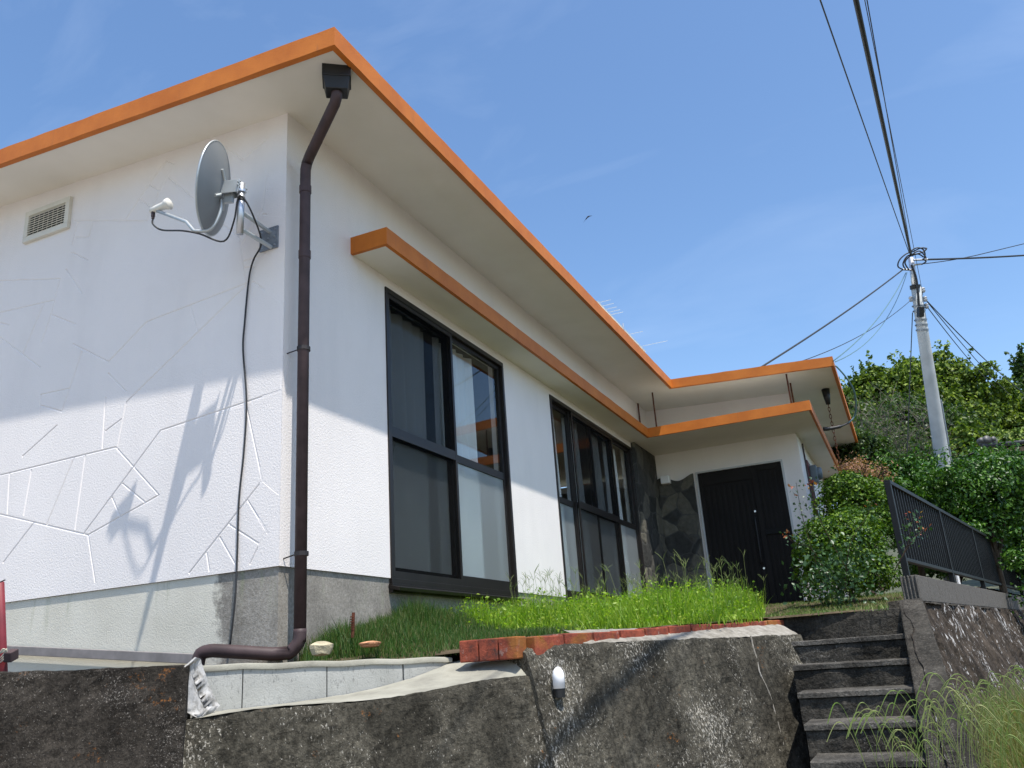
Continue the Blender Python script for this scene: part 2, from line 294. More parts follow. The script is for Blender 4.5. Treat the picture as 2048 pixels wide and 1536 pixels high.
for i in range(40):
    for y in ys:
        yy = float(y); xw = (wallx(yy)-.06 if yy < .3 else min(wallx(yy)-.20, 2.4)) if yy < 2.5 else wallx(max(yy, 2.9))+.0
        xi = -.1 if yy < 8.3 else -.1
        x = xi+(xw-xi)*i/39; z = gz(x, yy)+.008*random.uniform(-1, 1)
        if yy < -.9: z = -.7
        P.append((x, yy, z))
g.grid(P, 40, len(ys)); tag(g.build('garden_soil', M['soil'], smooth=True), kind='structure')
g = MB(); P = []
for x in np.linspace(3.0, 9, 40):
    for y in np.linspace(-3, 14, 80): P.append((x, y, vz(x, y)+.02*random.uniform(-1, 1) if y > -2.8 else -2.2))
g.grid(P, 40, 80); tag(g.build('verge_ground', M['soil'], smooth=True), kind='structure')
# rising ground behind the right wall and the hill
g = MB(); P = []
for d in np.linspace(0, 1, 40):
    for sx in np.linspace(0, 1, 40):
        y = 9+d*60; x = -25+sx*80; z = -.35+max(0, y-18)*.12+max(0, (y-20))*.10*math.exp(-((x-14)/14)**2)
        P.append((x, y+8, z))
g.grid(P, 40, 40, True); tag(g.build('hillside', M['ground_far'], smooth=True), kind='structure')
g = MB(); g.prism([(2.98, 2.9), (3.0, 2.9), (4.45, 9.9), (9.5, 17.2), (-6, 17.2), (-6, 14), (2.0, 14), (2.0, 8.5)], -1.2, -.40); tag(g.build('terrace_ground', M['soil']), kind='structure')

# ------------------------------------------------------------------ the house
S0, S1, S2 = 2.8728, .0523, -.0024
def zs(x, y=0): return S0+S1*(.677-x)+S2*y
YD, WD = 8.396, 2.085
house = empty('house', (0, 0, -.45), 'single-storey white stucco house with flat orange-edged roof and long window canopy', 'house')
# gable wall with grooves cut in the stucco
def sg(y0, *L): return [(c[0]/3.41333, y0+c[1]/3.41333, c[2]/3.41333, y0+c[3]/3.41333) for c in L]
segs = sg(200, (1140, 415, 1015, 575), (1015, 575, 860, 815), (1230, 310, 1090, 620), (1090, 620, 1000, 830), (1135, 415, 1190, 435), (1015, 575, 1090, 620), (945, 680, 1025, 725), (1150, 530, 1325, 675), (510, 825, 1005, 825),
    (530, 835, 490, 990), (520, 938, 610, 938), (635, 830, 605, 940), (1485, 205, 1655, 410), (1655, 410, 1855, 240), (1885, 80, 1780, 800), (1870, 275, 1945, 275), (1845, 490, 1950, 490), (1820, 612, 1945, 615), (1795, 780, 1945, 792),
    (1520, 850, 1635, 940), (1635, 940, 1645, 1010), (1640, 1010, 1800, 720))
segs += sg(480, (0, 280, 410, 266), (0, 497, 375, 410), (410, 266, 350, 510), (350, 510, 280, 700), (300, 430, 155, 780), (0, 665, 275, 872), (345, 508, 518, 577), (490, 85, 597, 138), (450, 200, 560, 365), (498, 710, 740, 832),
    (740, 832, 1000, 560), (1000, 560, 1700, 290), (1700, 290, 862, 1108), (1300, 450, 1345, 615), (1728, 285, 1932, 428), (1810, 88, 1940, 178), (1645, 60, 1680, 290), (1660, 145, 1775, 110), (1670, 190, 1740, 185), (738, 912, 860, 1035), (560, 760, 475, 1020))
segs += sg(760, (280, 100, 475, 58), (475, 58, 420, 215), (283, 175, 420, 215), (278, 100, 270, 230), (390, 308, 152, 522), (862, 152, 800, 460), (720, 120, 698, 470), (830, 265, 718, 350), (0, 650, 790, 458), (790, 458, 1085, 785),
    (1928, 68, 1095, 345), (1095, 345, 570, 1050), (65, 635, 50, 915), (215, 610, 160, 925), (505, 530, 320, 985), (582, 515, 512, 1020), (835, 705, 990, 835), (765, 800, 818, 930), (1085, 785, 600, 1058), (1683, 180, 1790, 685),
    (1790, 685, 1920, 785), (1790, 685, 1290, 1320), (1690, 820, 1830, 1050))
segs += sg(900, (0, 438, 600, 580), (600, 580, 650, 905), (232, 495, 20, 770), (1560, 505, 1768, 640), (1498, 590, 1615, 795), (1410, 700, 1430, 830), (1820, 545, 1705, 780))
G = []
for x0, y0, x1, y1 in segs:
    p, q = onp(x0, y0, 'y', 0), onp(x1, y1, 'y', 0); G.append(((p.x, p.z), (q.x, q.z)))
for a4 in [((-2.45, 1.0), (-3.1, .75)), ((-3.1, .75), (-3.6, 1.5)), ((-3.6, 1.5), (-3.0, 2.2)), ((-2.6, .1), (-3.1, .75)), ((-3.0, 2.2), (-2.5, 2.0)), ((-3.6, 1.5), (-4.6, 1.35)), ((-4.6, 1.35), (-4.9, .4)), ((-3.3, .45), (-4.7, .7)), ((-4.6, 1.35), (-5.2, 2.3)), ((-3.9, 2.6), (-3.4, 1.75)), ((-2.35, .5), (-2.75, .3))]: G.append(a4)
HW, GD = .0075, .0052
vs = [Vector((-6.5, 0)), Vector((0, 0)), Vector((0, 2.95)), Vector((-6.5, 3.28))]; es = [(0, 1), (1, 2), (2, 3), (3, 0)]
for (a0, b0), (a1, b1) in G:
    d = Vector((a1-a0, b1-b0)).normalized(); nn = Vector((-d.y, d.x))*HW; p, q = Vector((a0, b0)), Vector((a1, b1))
    if max(p.y, q.y) > 2.93 or min(p.y, q.y) < .012 or max(p.x, q.x) > -.012: 
        p.y = min(max(p.y, .015), 2.92); q.y = min(max(q.y, .015), 2.92); p.x = min(p.x, -.014); q.x = min(q.x, -.014)
    i = len(vs); vs += [p, q, p+nn-d*.002, q+nn+d*.002, q-nn+d*.002, p-nn-d*.002]; es += [(i, i+1), (i+2, i+3), (i+3, i+4), (i+4, i+5), (i+5, i+2)]
ov, oe, of, *_ = delaunay_2d_cdt(vs, es, [], 1, 1e-5)
pa = np.array([g_[0] for g_ in G]); pb = np.array([g_[1] for g_ in G]); V3 = []
for p in ov:
    pt = np.array([p.x, p.y]); ab = pb-pa; t = np.clip(((pt-pa)*ab).sum(1)/(ab*ab).sum(1), 0, 1); dd = np.sqrt((((pa+ab*t[:, None])-pt)**2).sum(1)).min()
    V3.append((p.x, GD*max(0, 1-dd/(HW*.98)) if 0.01 < p.y else 0, p.y))
m_ = MB(); m_.raw(V3, [tuple(q) for q in of]); m_.box(-6.5, -.152, .012, .15, 0, 2.9)
# front wall, door wall, side wall and the unseen back
for y0, y1, z0, z1 in ((.001, 1.13, 0, 2.96), (1.13, 3.17, 2.12, 2.96), (3.17, 4.35, 0, 2.96), (4.35, 7.3, 2.12, 2.96), (7.3, YD, -.1, 2.96)): m_.box(-.15, 0, y0, y1, z0, z1)
for x0, x1, z0, z1 in ((-.15, .62, -.15, 2.96), (.62, 1.845, 1.862, 2.96), (1.845, WD, -.15, 2.96)): m_.box(x0, x1, YD, YD+.15, z0, z1)
m_.box(WD-.15, WD, YD+.15, 13.2, -.15, 2.86); m_.box(-6.5, -6.35, .15, 13.2, 0, 3.2); m_.box(-6.35, WD-.15, 13.05, 13.2, 0, 2.9)
m_.build('wall', M['stucco'], house)
f = MB(); f.box(-6.5, -.012, .012, .2, -.75, -.002); f.box(-.2, -.012, .2, 3.17, -.75, -.002); f.box(-.2, -.012, 3.17, 7.3, -.75, -.002)
f.build('foundation', M['foundation'], house)
f = MB(); f.box(-6.3, -.2, .2, 13, -.06, -.01); f.build('floor', M['tatami'], house)
f = MB(); f.box(-2.6, -2.5, .2, 8.3, 0, 2.85); f.box(-2.5, -.2, 3.6, 3.7, 0, 2.85); f.build('partition', M['interior'], house)
# roof slab
out = [(-7, -.4253), (.677, -.4253), (.677, 7.32), (2.778, 7.32), (2.778, 13.67), (-7, 13.67)]
inn = [(-6.96, -.385), (.637, -.385), (.637, 7.36), (2.738, 7.36), (2.738, 13.63), (-6.96, 13.63)]
r_ = MB(); r_.prism(inn, lambda x, y: zs(x, y)+.013, lambda x, y: zs(x, y)+.115); roof = r_.build('roof', M['soffit'], house)
fa = MB(); n = len(out); V = []
for (ox, oy), (ix, iy) in zip(out, inn): V += [(ox, oy, zs(ox, oy)), (ox, oy, zs(ox, oy)+.127), (ix, iy, zs(ix, iy)+.127), (ix, iy, zs(ix, iy))]
# finer fascia with slight waviness: subdivide each side
def band(poly_o, poly_i, zf0, zf1, closed=True, step=.12, wob=.0025, seed=1):
    b = MB(); m = len(poly_o); rng = random.Random(seed)
    for k in range(m if closed else m-1):
        o0, o1, i0, i1 = poly_o[k], poly_o[(k+1) % m], poly_i[k], poly_i[(k+1) % m]
        Ln = math.dist(o0, o1); c = max(1, int(Ln/step)); P = []
        for j in range(c+1):
            t = j/c; o = [o0[q]+(o1[q]-o0[q])*t for q in (0, 1)]; i_ = [i0[q]+(i1[q]-i0[q])*t for q in (0, 1)]
            wa, wb = (rng.uniform(-wob, wob), rng.uniform(-wob, wob)) if 0 < j < c else (0, 0)
            P += [(i_[0], i_[1], zf0(*i_)), (o[0], o[1], zf0(*o)+wa), (o[0], o[1], zf1(*o)+wb), (i_[0], i_[1], zf1(*i_)), (i_[0], i_[1], zf0(*i_))]
        b.grid(P, c+1, 5)
        if not closed:
            if k == 0: b.raw(P[:4], [(0, 1, 2, 3)])
            if k == m-2: b.raw(P[-5:-1], [(3, 2, 1, 0)])
    return b
band(out, inn, zs, lambda x, y: zs(x, y)+.127).build('fascia', M['orange_paint'], roof)
# canopy over windows and porch
CZ, CH = 2.2, .128
co = [(.0, .70), (.2975, .70), (.2975, 7.22), (2.413, 7.22), (2.413, 12.49), (2.085, 12.49)]; ci = [(.0, .73), (.2675, .73), (.2675, 7.25), (2.383, 7.25), (2.383, 12.46), (2.085, 12.46)]
c_ = MB(); c_.prism([(0.001, .73), (.2675, .73), (.2675, 7.25), (2.383, 7.25), (2.383, 12.46), (2.086, 12.46), (2.086, YD-.001), (0.001, YD-.001)], CZ+.004, CZ+CH-.004)
can = c_.build('canopy', M['soffit'], house)
band(co, ci, lambda x, y: CZ, lambda x, y: CZ+CH, False, .12, .002, 3).build('fascia', M['orange_paint'], can)
for px0, py0, px1, py1, y in ((1278, 778, 1280, 843, 7.9), (1311, 772, 1313, 853, 7.45), (1578, 758, 1582, 803, 7.45), (1583, 765, 1587, 803, 7.9)):
    p = onp(px1, py1, 'y', y); t = MB(); t.tube([(p.x, y, CZ+CH-.01), (p.x, y, zs(p.x, y)+.014)], .011, 8); t.build('support_rod', M['rust'], can)
# air vent on the gable
v_ = MB(); X0, X1, Z0, Z1 = -2.44, -1.965, 2.64, 2.90
def fr(b, x0, x1, z0, z1, wd, y0, y1):
    b.box(x0, x1, y0, y1, z0, z0+wd); b.box(x0, x1, y0, y1, z1-wd, z1); b.box(x0, x0+wd, y0, y1, z0+wd, z1-wd); b.box(x1-wd, x1, y0, y1, z0+wd, z1-wd)
fr(v_, X0, X1, Z0, Z1, .042, -.028, .002); vent = v_.build('air_vent', M['vent_cream'], house, bevel=.003)
b = MB(); b.box(X0+.04, X1-.04, -.006, .001, Z0+.04, Z1-.04); b.build('vent_opening', M['dark_void'], vent)
b = MB(); nsl = 9
for i in range(nsl):
    z = Z0+.052+i*(Z1-Z0-.104)/(nsl-1); b.obox((.5*(X0+X1), -.017, z), Vector((1, 0, 0)), Vector((0, .8, .6)), Vector((0, -.6, .8)), (X1-X0)/2-.042, .011, .0025)
for i in range(1, 8): x = X0+.04+i*(X1-X0-.08)/8; b.box(x-.002, x+.002, -.013, -.009, Z0+.042, Z1-.042)
b.build('louvre', M['vent_cream'], vent)
# windows
def yframe(b, y0, y1, z0, z1, wd, x0, x1, wb=None, wt=None):
    wb = wb or wd; wt = wt or wd; b.box(x0, x1, y0, y1, z0, z0+wb); b.box(x0, x1, y0, y1, z1-wt, z1); b.box(x0, x1, y0, y0+wd, z0+wb, z1-wt); b.box(x0, x1, y1-wd, y1, z0+wb, z1-wt)
def curtain(parent, y0, y1, z0, z1, x, amp=.03, freq=9, ph=0):
    c = MB(); nY = int((y1-y0)/.012); P = []
    for i in range(nY+1):
        y = y0+(y1-y0)*i/nY
        for j in range(9):
            t = j/8; zz = z1+(z0-z1)*t
            P.append((x+amp*(.4+.6*t)*(math.sin(y*freq*2*math.pi/1.0*.8+ph)+.45*math.sin(y*31+ph*2+t)), y, zz))
    c.grid(P, nY+1, 9); return c.build('curtain', M['curtain'], parent, smooth=True)
def window(y0, y1, bounds, screens, curt, label, xo=0.0):
    z0, z1 = -.035, 2.12; b = MB(); yframe(b, y0, y1, z0, z1, .032, -.09, .012, .035, .04)
    wn = b.build('window', M['bronze_frame'], house, bevel=.002); wn['label'] = label
    s = MB(); s.obox((.03, .5*(y0+y1), z0-.03), Vector((1, 0, -.25)).normalized(), Vector((0, 1, 0)), Vector((.25, 0, 1)).normalized(), .045, .5*(y1-y0)+.012, .012); s.box(-.01, .02, y0-.01, y1+.01, z0-.06, z0-.001); s.build('sill', M['bronze_frame'], wn, bevel=.002)
    for k, (a0, a1) in enumerate(zip(bounds, bounds[1:])):
        x = -.035 if k % 2 else -.062; s = MB(); yframe(s, a0-.02*(k > 0), a1+.02*(k < len(bounds)-2), z0+.035, z1-.04, .042, x-.014, x+.014, .085, .035); s.box(x-.013, x+.013, a0+.0, a1-.0, .985, 1.05)
        s.build('sash', M['bronze_frame'], wn, bevel=.0015)
        p = MB(); p.box(x-.002, x+.002, a0+.03, a1-.03, 1.05, z1-.07); p.build('glass_pane', M['clear_glass'], wn)
        p = MB(); p.box(x-.002, x+.002, a0+.03, a1-.03, z0+.11, .985); p.build('frosted_pane', M['frosted_glass'], wn)
    for a0, a1 in screens:
        s = MB(); yframe(s, a0, a1, z0+.035, z1-.04, .03, -.012, .004, .05, .03); s.box(-.011, .003, a0+.03, a1-.03, .985, 1.06); s.build('screen_frame', M['bronze_frame'], wn)
        p = MB(); p.box(-.006, -.005, a0+.03, a1-.03, z0+.08, z1-.07); p.build('insect_screen', M['insect_mesh'], wn)
    for c0, c1 in curt: curtain(wn, c0, c1, .02, 2.08, -.16, .055, 8, c0)
    return wn
window(1.13, 3.17, [1.162, 2.13, 3.138], [(1.155, 2.16)], [(1.18, 1.98), (2.12, 2.86)], 'near two-pane window with dark insect screen over its left half')
window(4.35, 7.3, [4.382, 4.98, 5.70, 6.45, 7.268], [(4.99, 6.46)], [(4.40, 4.86), (5.15, 5.55), (5.95, 6.3), (6.55, 7.05)], 'far four-pane window with insect screens over its middle panes')
# stone veneer pillar and panel
def rough_slab(name, o, du, dv, dn, nu, nv, amp, mat, parent, seed=0, top=None):
    P = []; o, du, dv, dn = Vector(o), Vector(du), Vector(dv), Vector(dn); ii, jj = np.meshgrid(range(nu), range(nv), indexing='ij')
    lu, lv = du.length, dv.length; U = ii/(nu-1); Vv = jj/(nv-1)
    nz = noise3(U*lu*5+seed, Vv*lv*5, 0*U, seed)+.5*noise3(U*lu*14, Vv*lv*14+seed, 0*U, seed+1)
    b = MB()
    for i in range(nu):
        for j in range(nv):
            t = Vv[i, j]*(top(U[i, j]) if top else 1); e = 0 if (i in (0, nu-1) or j in (0, nv-1)) else 1
            P.append(o+du*float(U[i, j])+dv*float(t)+dn*float(1+(nz[i, j]*amp if e else -.0)/dn.length))
    b.grid(P, nu, nv)
    for seq in ([(i, 0) for i in range(nu)], [(i, nv-1) for i in range(nu)][::-1], [(0, j) for j in range(nv)][::-1], [(nu-1, j) for j in range(nv)]):
        e = [P[i*nv+j] for i, j in seq]; b.grid([q for p in e for q in (p, p-dn)], len(e), 2)
    return b.build(name, mat, parent, smooth=False)
rough_slab('stone_pillar', (.001, 7.34, -.12), (0, 1.04, 0), (0, 0, 2.315), (.055, 0, 0), 24, 50, .012, M['stone_veneer'], house, 3)
sp = rough_slab('stone_panel', (.055, YD-.001, -.12), (.53, 0, 0), (0, 0, 1.99), (0, -.035, 0), 22, 60, .012, M['stone_veneer'], house, 8, lambda u: .972+.02*math.sin(u*7+.6))
# door
d_ = MB(); d_.box(.62, .645, YD-.03, YD+.06, -.12, 1.862); d_.box(1.82, 1.845, YD-.03, YD+.06, -.12, 1.862); d_.box(.645, 1.82, YD-.03, YD+.06, 1.84, 1.862)
door = d_.build('door', M['door_trim'], house); door['label'] = 'black slatted front door with sidelight under the porch canopy'
b = MB(); b.box(.646, 1.819, YD+.02, YD+.05, -.12, 1.839); yv = YD+.0
b.box(.646, .70, yv, YD+.019, -.12, 1.839); b.box(1.40, 1.47, yv, YD+.019, -.12, 1.839); b.box(1.76, 1.819, yv, YD+.019, -.12, 1.839); b.box(.70, 1.40, yv, YD+.019, 1.66, 1.839); b.box(1.47, 1.76, yv, YD+.019, 1.76, 1.839)
b.build('door_panel', M['door_dark'], door, bevel=.003)
b = MB()
for i in range(9): x = .76+i*.075; b.box(x-.022, x+.022, YD+.003, YD+.0195, -.10, 1.62)
for i in range(4): x = 1.51+i*.065; b.box(x-.014, x+.014, YD+.003, YD+.0195, .95, 1.74); b.box(x-.014, x+.014, YD+.003, YD+.0195, -.10, .85)
b.build('door_slats', M['door_dark'], door, bevel=.002)
b = MB(); b.box(1.47, 1.77, YD-.012, YD+.015, .865, .935); b.build('mail_slot', M['dark_void'], door)
b = MB(); b.tube(smooth_path([(1.36, YD-.005, 1.12), (1.36, YD-.06, 1.08), (1.36, YD-.065, .8), (1.36, YD-.06, .52), (1.36, YD-.005, .48)]), .012, 8); b.build('door_handle', M['hopper_black'], door)
for z in (1.2, .42, .0): 
    if z: b = MB(); b.tube([(1.37, YD-.008, z), (1.37, YD+.01, z)], .014, 12); b.build('door_lock', M['chrome'], door)
# corner downpipe with hopper
def lathe(c, prof, seg=20, axis=Vector((0, 0, 1))):
    b = MB(); axis = axis.normalized(); t = Vector((1, 0, 0)) if abs(axis.x) < .9 else Vector((0, 1, 0)); u = (t-axis*t.dot(axis)).normalized(); v = axis.cross(u); P = []
    for h_, r2 in prof:
        for k in range(seg+1): a_ = 2*math.pi*k/seg; P.append(Vector(c)+axis*h_+(u*math.cos(a_)+v*math.sin(a_))*r2)
    b.grid(P, len(prof), seg+1, True); return b
px_, py_ = .095, .07
hp = Vector((.535, -.205, 0)); zt = zs(.53)+.02; ha = R(34); HA = lambda dx, dy: (hp.x+dx*math.cos(ha)-dy*math.sin(ha), hp.y+dx*math.sin(ha)+dy*math.cos(ha))
b = MB(); b.prism([HA(-.085, -.07), HA(.085, -.07), HA(.085, .07), HA(-.085, .07)], zt-.085, zt)
P0 = [(*HA(sx*.078, sy*.064), zt-.0851) for sx, sy in ((-1, -1), (1, -1), (1, 1), (-1, 1))]; P1 = [(*HA(sx*.064, sy*.052), zt-.165) for sx, sy in ((-1, -1), (1, -1), (1, 1), (-1, 1))]
b.raw(P0+P1, [(0, 4, 5, 1), (1, 5, 6, 2), (2, 6, 7, 3), (3, 7, 4, 0), (4, 7, 6, 5)])
dp = MB(); R0 = .034; bend = Vector((px_, py_, 2.53)); btm = Vector((px_, py_-.005, -.41)); 
dp.tube(smooth_path([(hp.x, hp.y, zt-.14), (hp.x, hp.y, zt-.18), (hp.x-.03, hp.y+.02, zt-.215)], 4)+[(bend.x+.06, bend.y-.035, bend.z+.035)]+smooth_path([(bend.x+.012, bend.y, bend.z+.02), (bend.x, bend.y, bend.z-.03)], 4)+[(px_, py_, 2.3), btm], R0, 16)
pipe = dp.build('downpipe', M['pipe_brown'], house, smooth=True); b.build('rain_hopper', M['hopper_black'], pipe, bevel=.004)
b = MB()
for z in (2.38, 1.92): b = MB(); b.tube([(px_, py_, z), (px_, py_, z-.05)], R0+.004, 16); b.build('pipe_collar', M['pipe_brown'], pipe)
for z in (1.27, .06):
    b = MB(); b.tube([(px_, py_, z+.012), (px_, py_, z-.012)], R0+.006, 16); b.tube([(px_-.03, py_-.01, z), (-.0, py_-.035, z-.02)], .004, 6); b.build('pipe_bracket', M['dark_bracket'], pipe)
# boot pipe running back along the gable to the outlet
e = Vector((px_, py_-.01, -.425)); q1 = Vector((-.36, -.17, -.452)); b = MB()
q1 = onp(418, 1302, 'y', -.19)
b.tube([btm+Vector((0, 0, .07))]+smooth_path([btm+Vector((0, 0, .05)), btm+Vector((-.005, -.006, -.0)), e+Vector((-.045, -.02, -.035))], 5)+[e+(q1-e)*.3+Vector((0, 0, -.035))]+[q1+Vector((.03, 0, 0))]+smooth_path([q1, q1+Vector((-.045, -.01, -.012)), q1+Vector((-.06, -.012, -.06)), q1+Vector((-.06, -.012, -.12))], 4), R0+.001, 16); b.build('drain_elbow', M['pipe_brown'], pipe, smooth=True)
# second hopper at the far eave and rain chain
b = MB(); p = onp(1706, 912, 'z', 2.76); b.box(p.x-.12, p.x+.12, p.y-.2, p.y+.2, 2.52, 2.78); b.build('rain_hopper', M['hopper_black'], house)
p = onp(1651, 780, 'z', zs(2.6, 8.4)); rc = lathe((p.x, p.y, p.z-.21), [(-.0, .02), (.0, .028), (.10, .045), (.22, .055), (.225, .001)]).build('rain_chain', M['hopper_black'], house, smooth=True)
b = MB(); z = p.z-.20; k = 0
while z > .2:
    u = Vector((1, 0, 0)) if k % 2 else Vector((0, 1, 0)); pts = [Vector((p.x, p.y, z-.03))+u*(.014*math.cos(t))+Vector((0, 0, .033*math.sin(t))) for t in np.linspace(0, 2*math.pi, 11)]
    b.tube(pts, .0045, 5, False); z -= .052; k += 1
b.build('chain_links', M['rust'], rc)

# ------------------------------------------------------------------ satellite dish
dish = empty('satellite_dish', (-.12, 0, 2.03), 'grey round satellite dish on a steel wall bracket near the house corner', 'satellite dish')
b = MB(); b.box(-.192, -.05, -.012, -.001, 1.955, 2.105); b.build('mounting_plate', M['plate_steel'], dish)
b = MB()
for ix in (-.172, -.12, -.07):
    for iz in (1.975, 2.03, 2.085): b = MB(); b.tube([(ix, -.018, iz), (ix, -.012, iz)], .006, 6); b.build('bolt', M['galvanised'], dish)
mx_, my_ = -.062, -.33
b = MB()
b.tube([(-.112, -.012, 2.075), (mx_-.0, my_+.0, 2.048)], .013, 8); b.build('bracket_arm', M['arm_metal'], dish)
b = MB(); b.tube([(-.10, -.012, 1.965), (mx_, my_, 1.935)], .013, 8); b.build('bracket_arm', M['arm_metal'], dish)
b = MB(); b.tube([(mx_, my_, 1.90), (mx_, my_, 2.235)], .021, 16); b.build('mast', M['galvanised'], dish, smooth=True)
vd = ray(430, 378).normalized(); r_p = (CR-vd*CR.dot(vd)).normalized(); u_p = r_p.cross(vd); dn_ = (vd*.33+(-r_p*.985+u_p*.14)*.944).normalized(); up = (Vector((0, 0, 1))-dn_*dn_.z).normalized(); sd_ = dn_.cross(up)
DC = onp(430, 378, 'y', -.375)
RV, RH = .278, .285; P = []; nr, na = 16, 48
def dpt(r, a_, back=0): return DC+sd_*(RH*r*math.cos(a_))+up*(RV*r*math.sin(a_))+dn_*(.055*r*r-.045-back)
for side in (0, 1):
    b = MB() if side == 0 else b
    P = [dpt(i/nr, 2*math.pi*k/na, .006*side) for i in range(nr+1) for k in range(na+1)]; b.grid(P, nr+1, na+1, side == 0)
b.build('reflector', M['dish_grey'], dish, smooth=True)
b = MB(); b.tube([dpt(1.0, 2*math.pi*k/64, .003) for k in range(65)], .006, 6, False); b.build('rim', M['arm_metal'], dish, smooth=True)
b = MB(); P = [dpt(.72*math.sqrt(i/6) if i else .01, 2*math.pi*k/32, .010) for i in range(7) for k in range(33)]
bc = DC-dn_*.055
mt = Vector((mx_, my_, 2.205))
ax = (mt-bc).normalized(); sx_ = ax.cross(Vector((0, 0, 1))).normalized(); uz = sx_.cross(ax)
bb = MB(); mid = bc+(mt-bc)*.52
bb.obox(mid+sx_*.035, ax, sx_, uz, .062, .002, .042); bb.obox(mid-sx_*.035, ax, sx_, uz, .062, .002, .042); bb.obox(mid+uz*.04, ax, sx_, uz, .058, .033, .002)
bb.obox(mid-uz*.06-ax*.02, ax, sx_, uz, .03, .012, .03)
bb.tube([mt+sx_*.05, mt-sx_*.05], .006, 8); bb.tube([mt+uz*.02+sx_*.05, mt+uz*.02-sx_*.055], .005, 8)
bb.build('mount_bracket', M['arm_metal'], dish, bevel=.002)
for su, sv in ((1, 1), (-1, 1), (1, -1), (-1, -1)): bb = MB(); bb.tube([bc+sd_*(su*.035)+up*(sv*.05), DC+sd_*(su*.085)+up*(sv*.09)-dn_*.045], .009, 8); bb.build('back_strut', M['arm_metal'], dish)
bb = MB(); bb.tube([(mx_, my_, 2.19), (mx_, my_, 2.175)], .027, 14); bb.build('clamp', M['galvanised'], dish); bb = MB(); bb.tube([(mx_, my_, 2.14), (mx_, my_, 2.115)], .0235, 14); bb.build('clamp', M['hopper_black'], dish)
# feed arm and converter
lnb = onp(322, 414, 'y', -.375-.05); dirb = (DC+up*.03-lnb).normalized()
bot = DC-up*(RV+.005)+dn_*.02
bb = MB(); path = smooth_path([bc-up*.06-dn_*.0, DC-up*.16-dn_*.065, DC-up*.27-dn_*.035, bot+dn_*.035-up*.012], 6)+[bot+(lnb-bot)*.35-up*.0, lnb-dirb*.02-up*.02]
bb.tube(path, .0105, 8); bb.build('feed_arm', M['arm_metal'], dish, smooth=True)
lb = lathe(lnb-dirb*.075, [(0, .001), (.0, .016), (.04, .022), (.10, .024), (.115, .034), (.135, .036), (.14, .030), (.145, .001)], 20, dirb); cv = lb.build('converter', M['lnb_white'], dish, smooth=True)
bb = MB(); cp = lnb-dirb*.055; dnv = Vector((.02, 0, -1)).normalized(); bb.tube([cp, cp+dnv*.045], .012, 10); bb.tube([cp+dnv*.045, cp+dnv*.06], .009, 10); bb.build('connector', M['pipe_brown'], cv)
c0 = cp+dnv*.06; bb = MB()
bb.tube(smooth_path([c0, c0+Vector((.005, 0, -.04)), c0+Vector((.06, .02, -.085)), bot+dn_*.10-up*.02, bot-up*.025, Vector((mx_-.12, my_, 1.885)), Vector((mx_-.04, my_-.01, 1.99)), Vector((mx_, my_-.027, 2.12)), Vector((mx_+.035, my_-.02, 2.12)), Vector((mx_+.05, my_+.05, 2.03)), Vector((-.1, -.10, 1.96)), Vector((-.22, -.03, 1.9)), Vector((-.268, -.012, 1.785)),
    Vector((-.29, -.011, 1.5)), onp(486, 700, 'y', -.011), onp(493, 800, 'y', -.011), onp(488, 900, 'y', -.011), onp(478, 1000, 'y', -.011), onp(474, 1120, 'y', -.011), onp(470, 1200, 'y', -.03), onp(460, 1290, 'y', -.03)], 6), .0055, 6)
bb.build('coaxial_cable', M['cable_black'], dish, smooth=True)

# duct along the gable foot
b = MB(); p0, p1 = onp(35, 1301, 'y', -.03), onp(395, 1318, 'y', -.03); p0 = p1+(p0-p1)*3; ax = (p1-p0).normalized(); b.obox((p0+p1)/2, ax, Vector((0, 1, 0)), ax.cross(Vector((0, 1, 0))), (p1-p0).length/2, .02, .026)
tag(b.build('cable_duct', M['duct_grey'], bevel=.003), 'grey square duct lying along the foot of the pale foundation', 'duct')
# porch light, meter
pl = empty('porch_light', (.19, YD, 1.80), 'small white cube lamp on the wall above the stone panel left of the door', 'wall lamp')
b = MB(); b.box(.125, .255, YD-.13, YD-.02, 1.745, 1.865); b.build('lamp_shade', M['bright_white'], pl, bevel=.012); b = MB(); b.box(.15, .23, YD-.02, YD+.0, 1.77, 1.84); b.build('lamp_base', M['meter_grey'], pl)
mt_ = empty('electricity_meter', (WD, 9.3, 1.8), 'dark grey electricity meter on a maroon board on the side wall right of the door', 'meter')
b = MB(); b.box(WD+.001, WD+.03, 9.1, 9.5, 1.3, 1.95); b.build('backboard', M['maroon_board'], mt_)
b = lathe((WD+.03, 9.3, 1.76), [(0, .001), (0, .10), (.13, .095), (.16, .08), (.165, .001)], 20, Vector((1, 0, 0))); b.build('meter_dome', M['meter_grey'], mt_, smooth=True)
b = MB(); b.box(WD+.03, WD+.13, 9.2, 9.4, 1.62, 1.88); b.build('meter_case', M['meter_grey'], mt_, bevel=.01); b = MB(); b.tube([(WD+.03, 9.2, 1.5), (WD+.03, 9.2, -.3)], .02, 8); b.tube([(WD+.02, 8.9, 2.15), (WD+.02, 8.9, 1.2)], .012, 8); b.build('conduit', M['pipe_brown'], mt_)
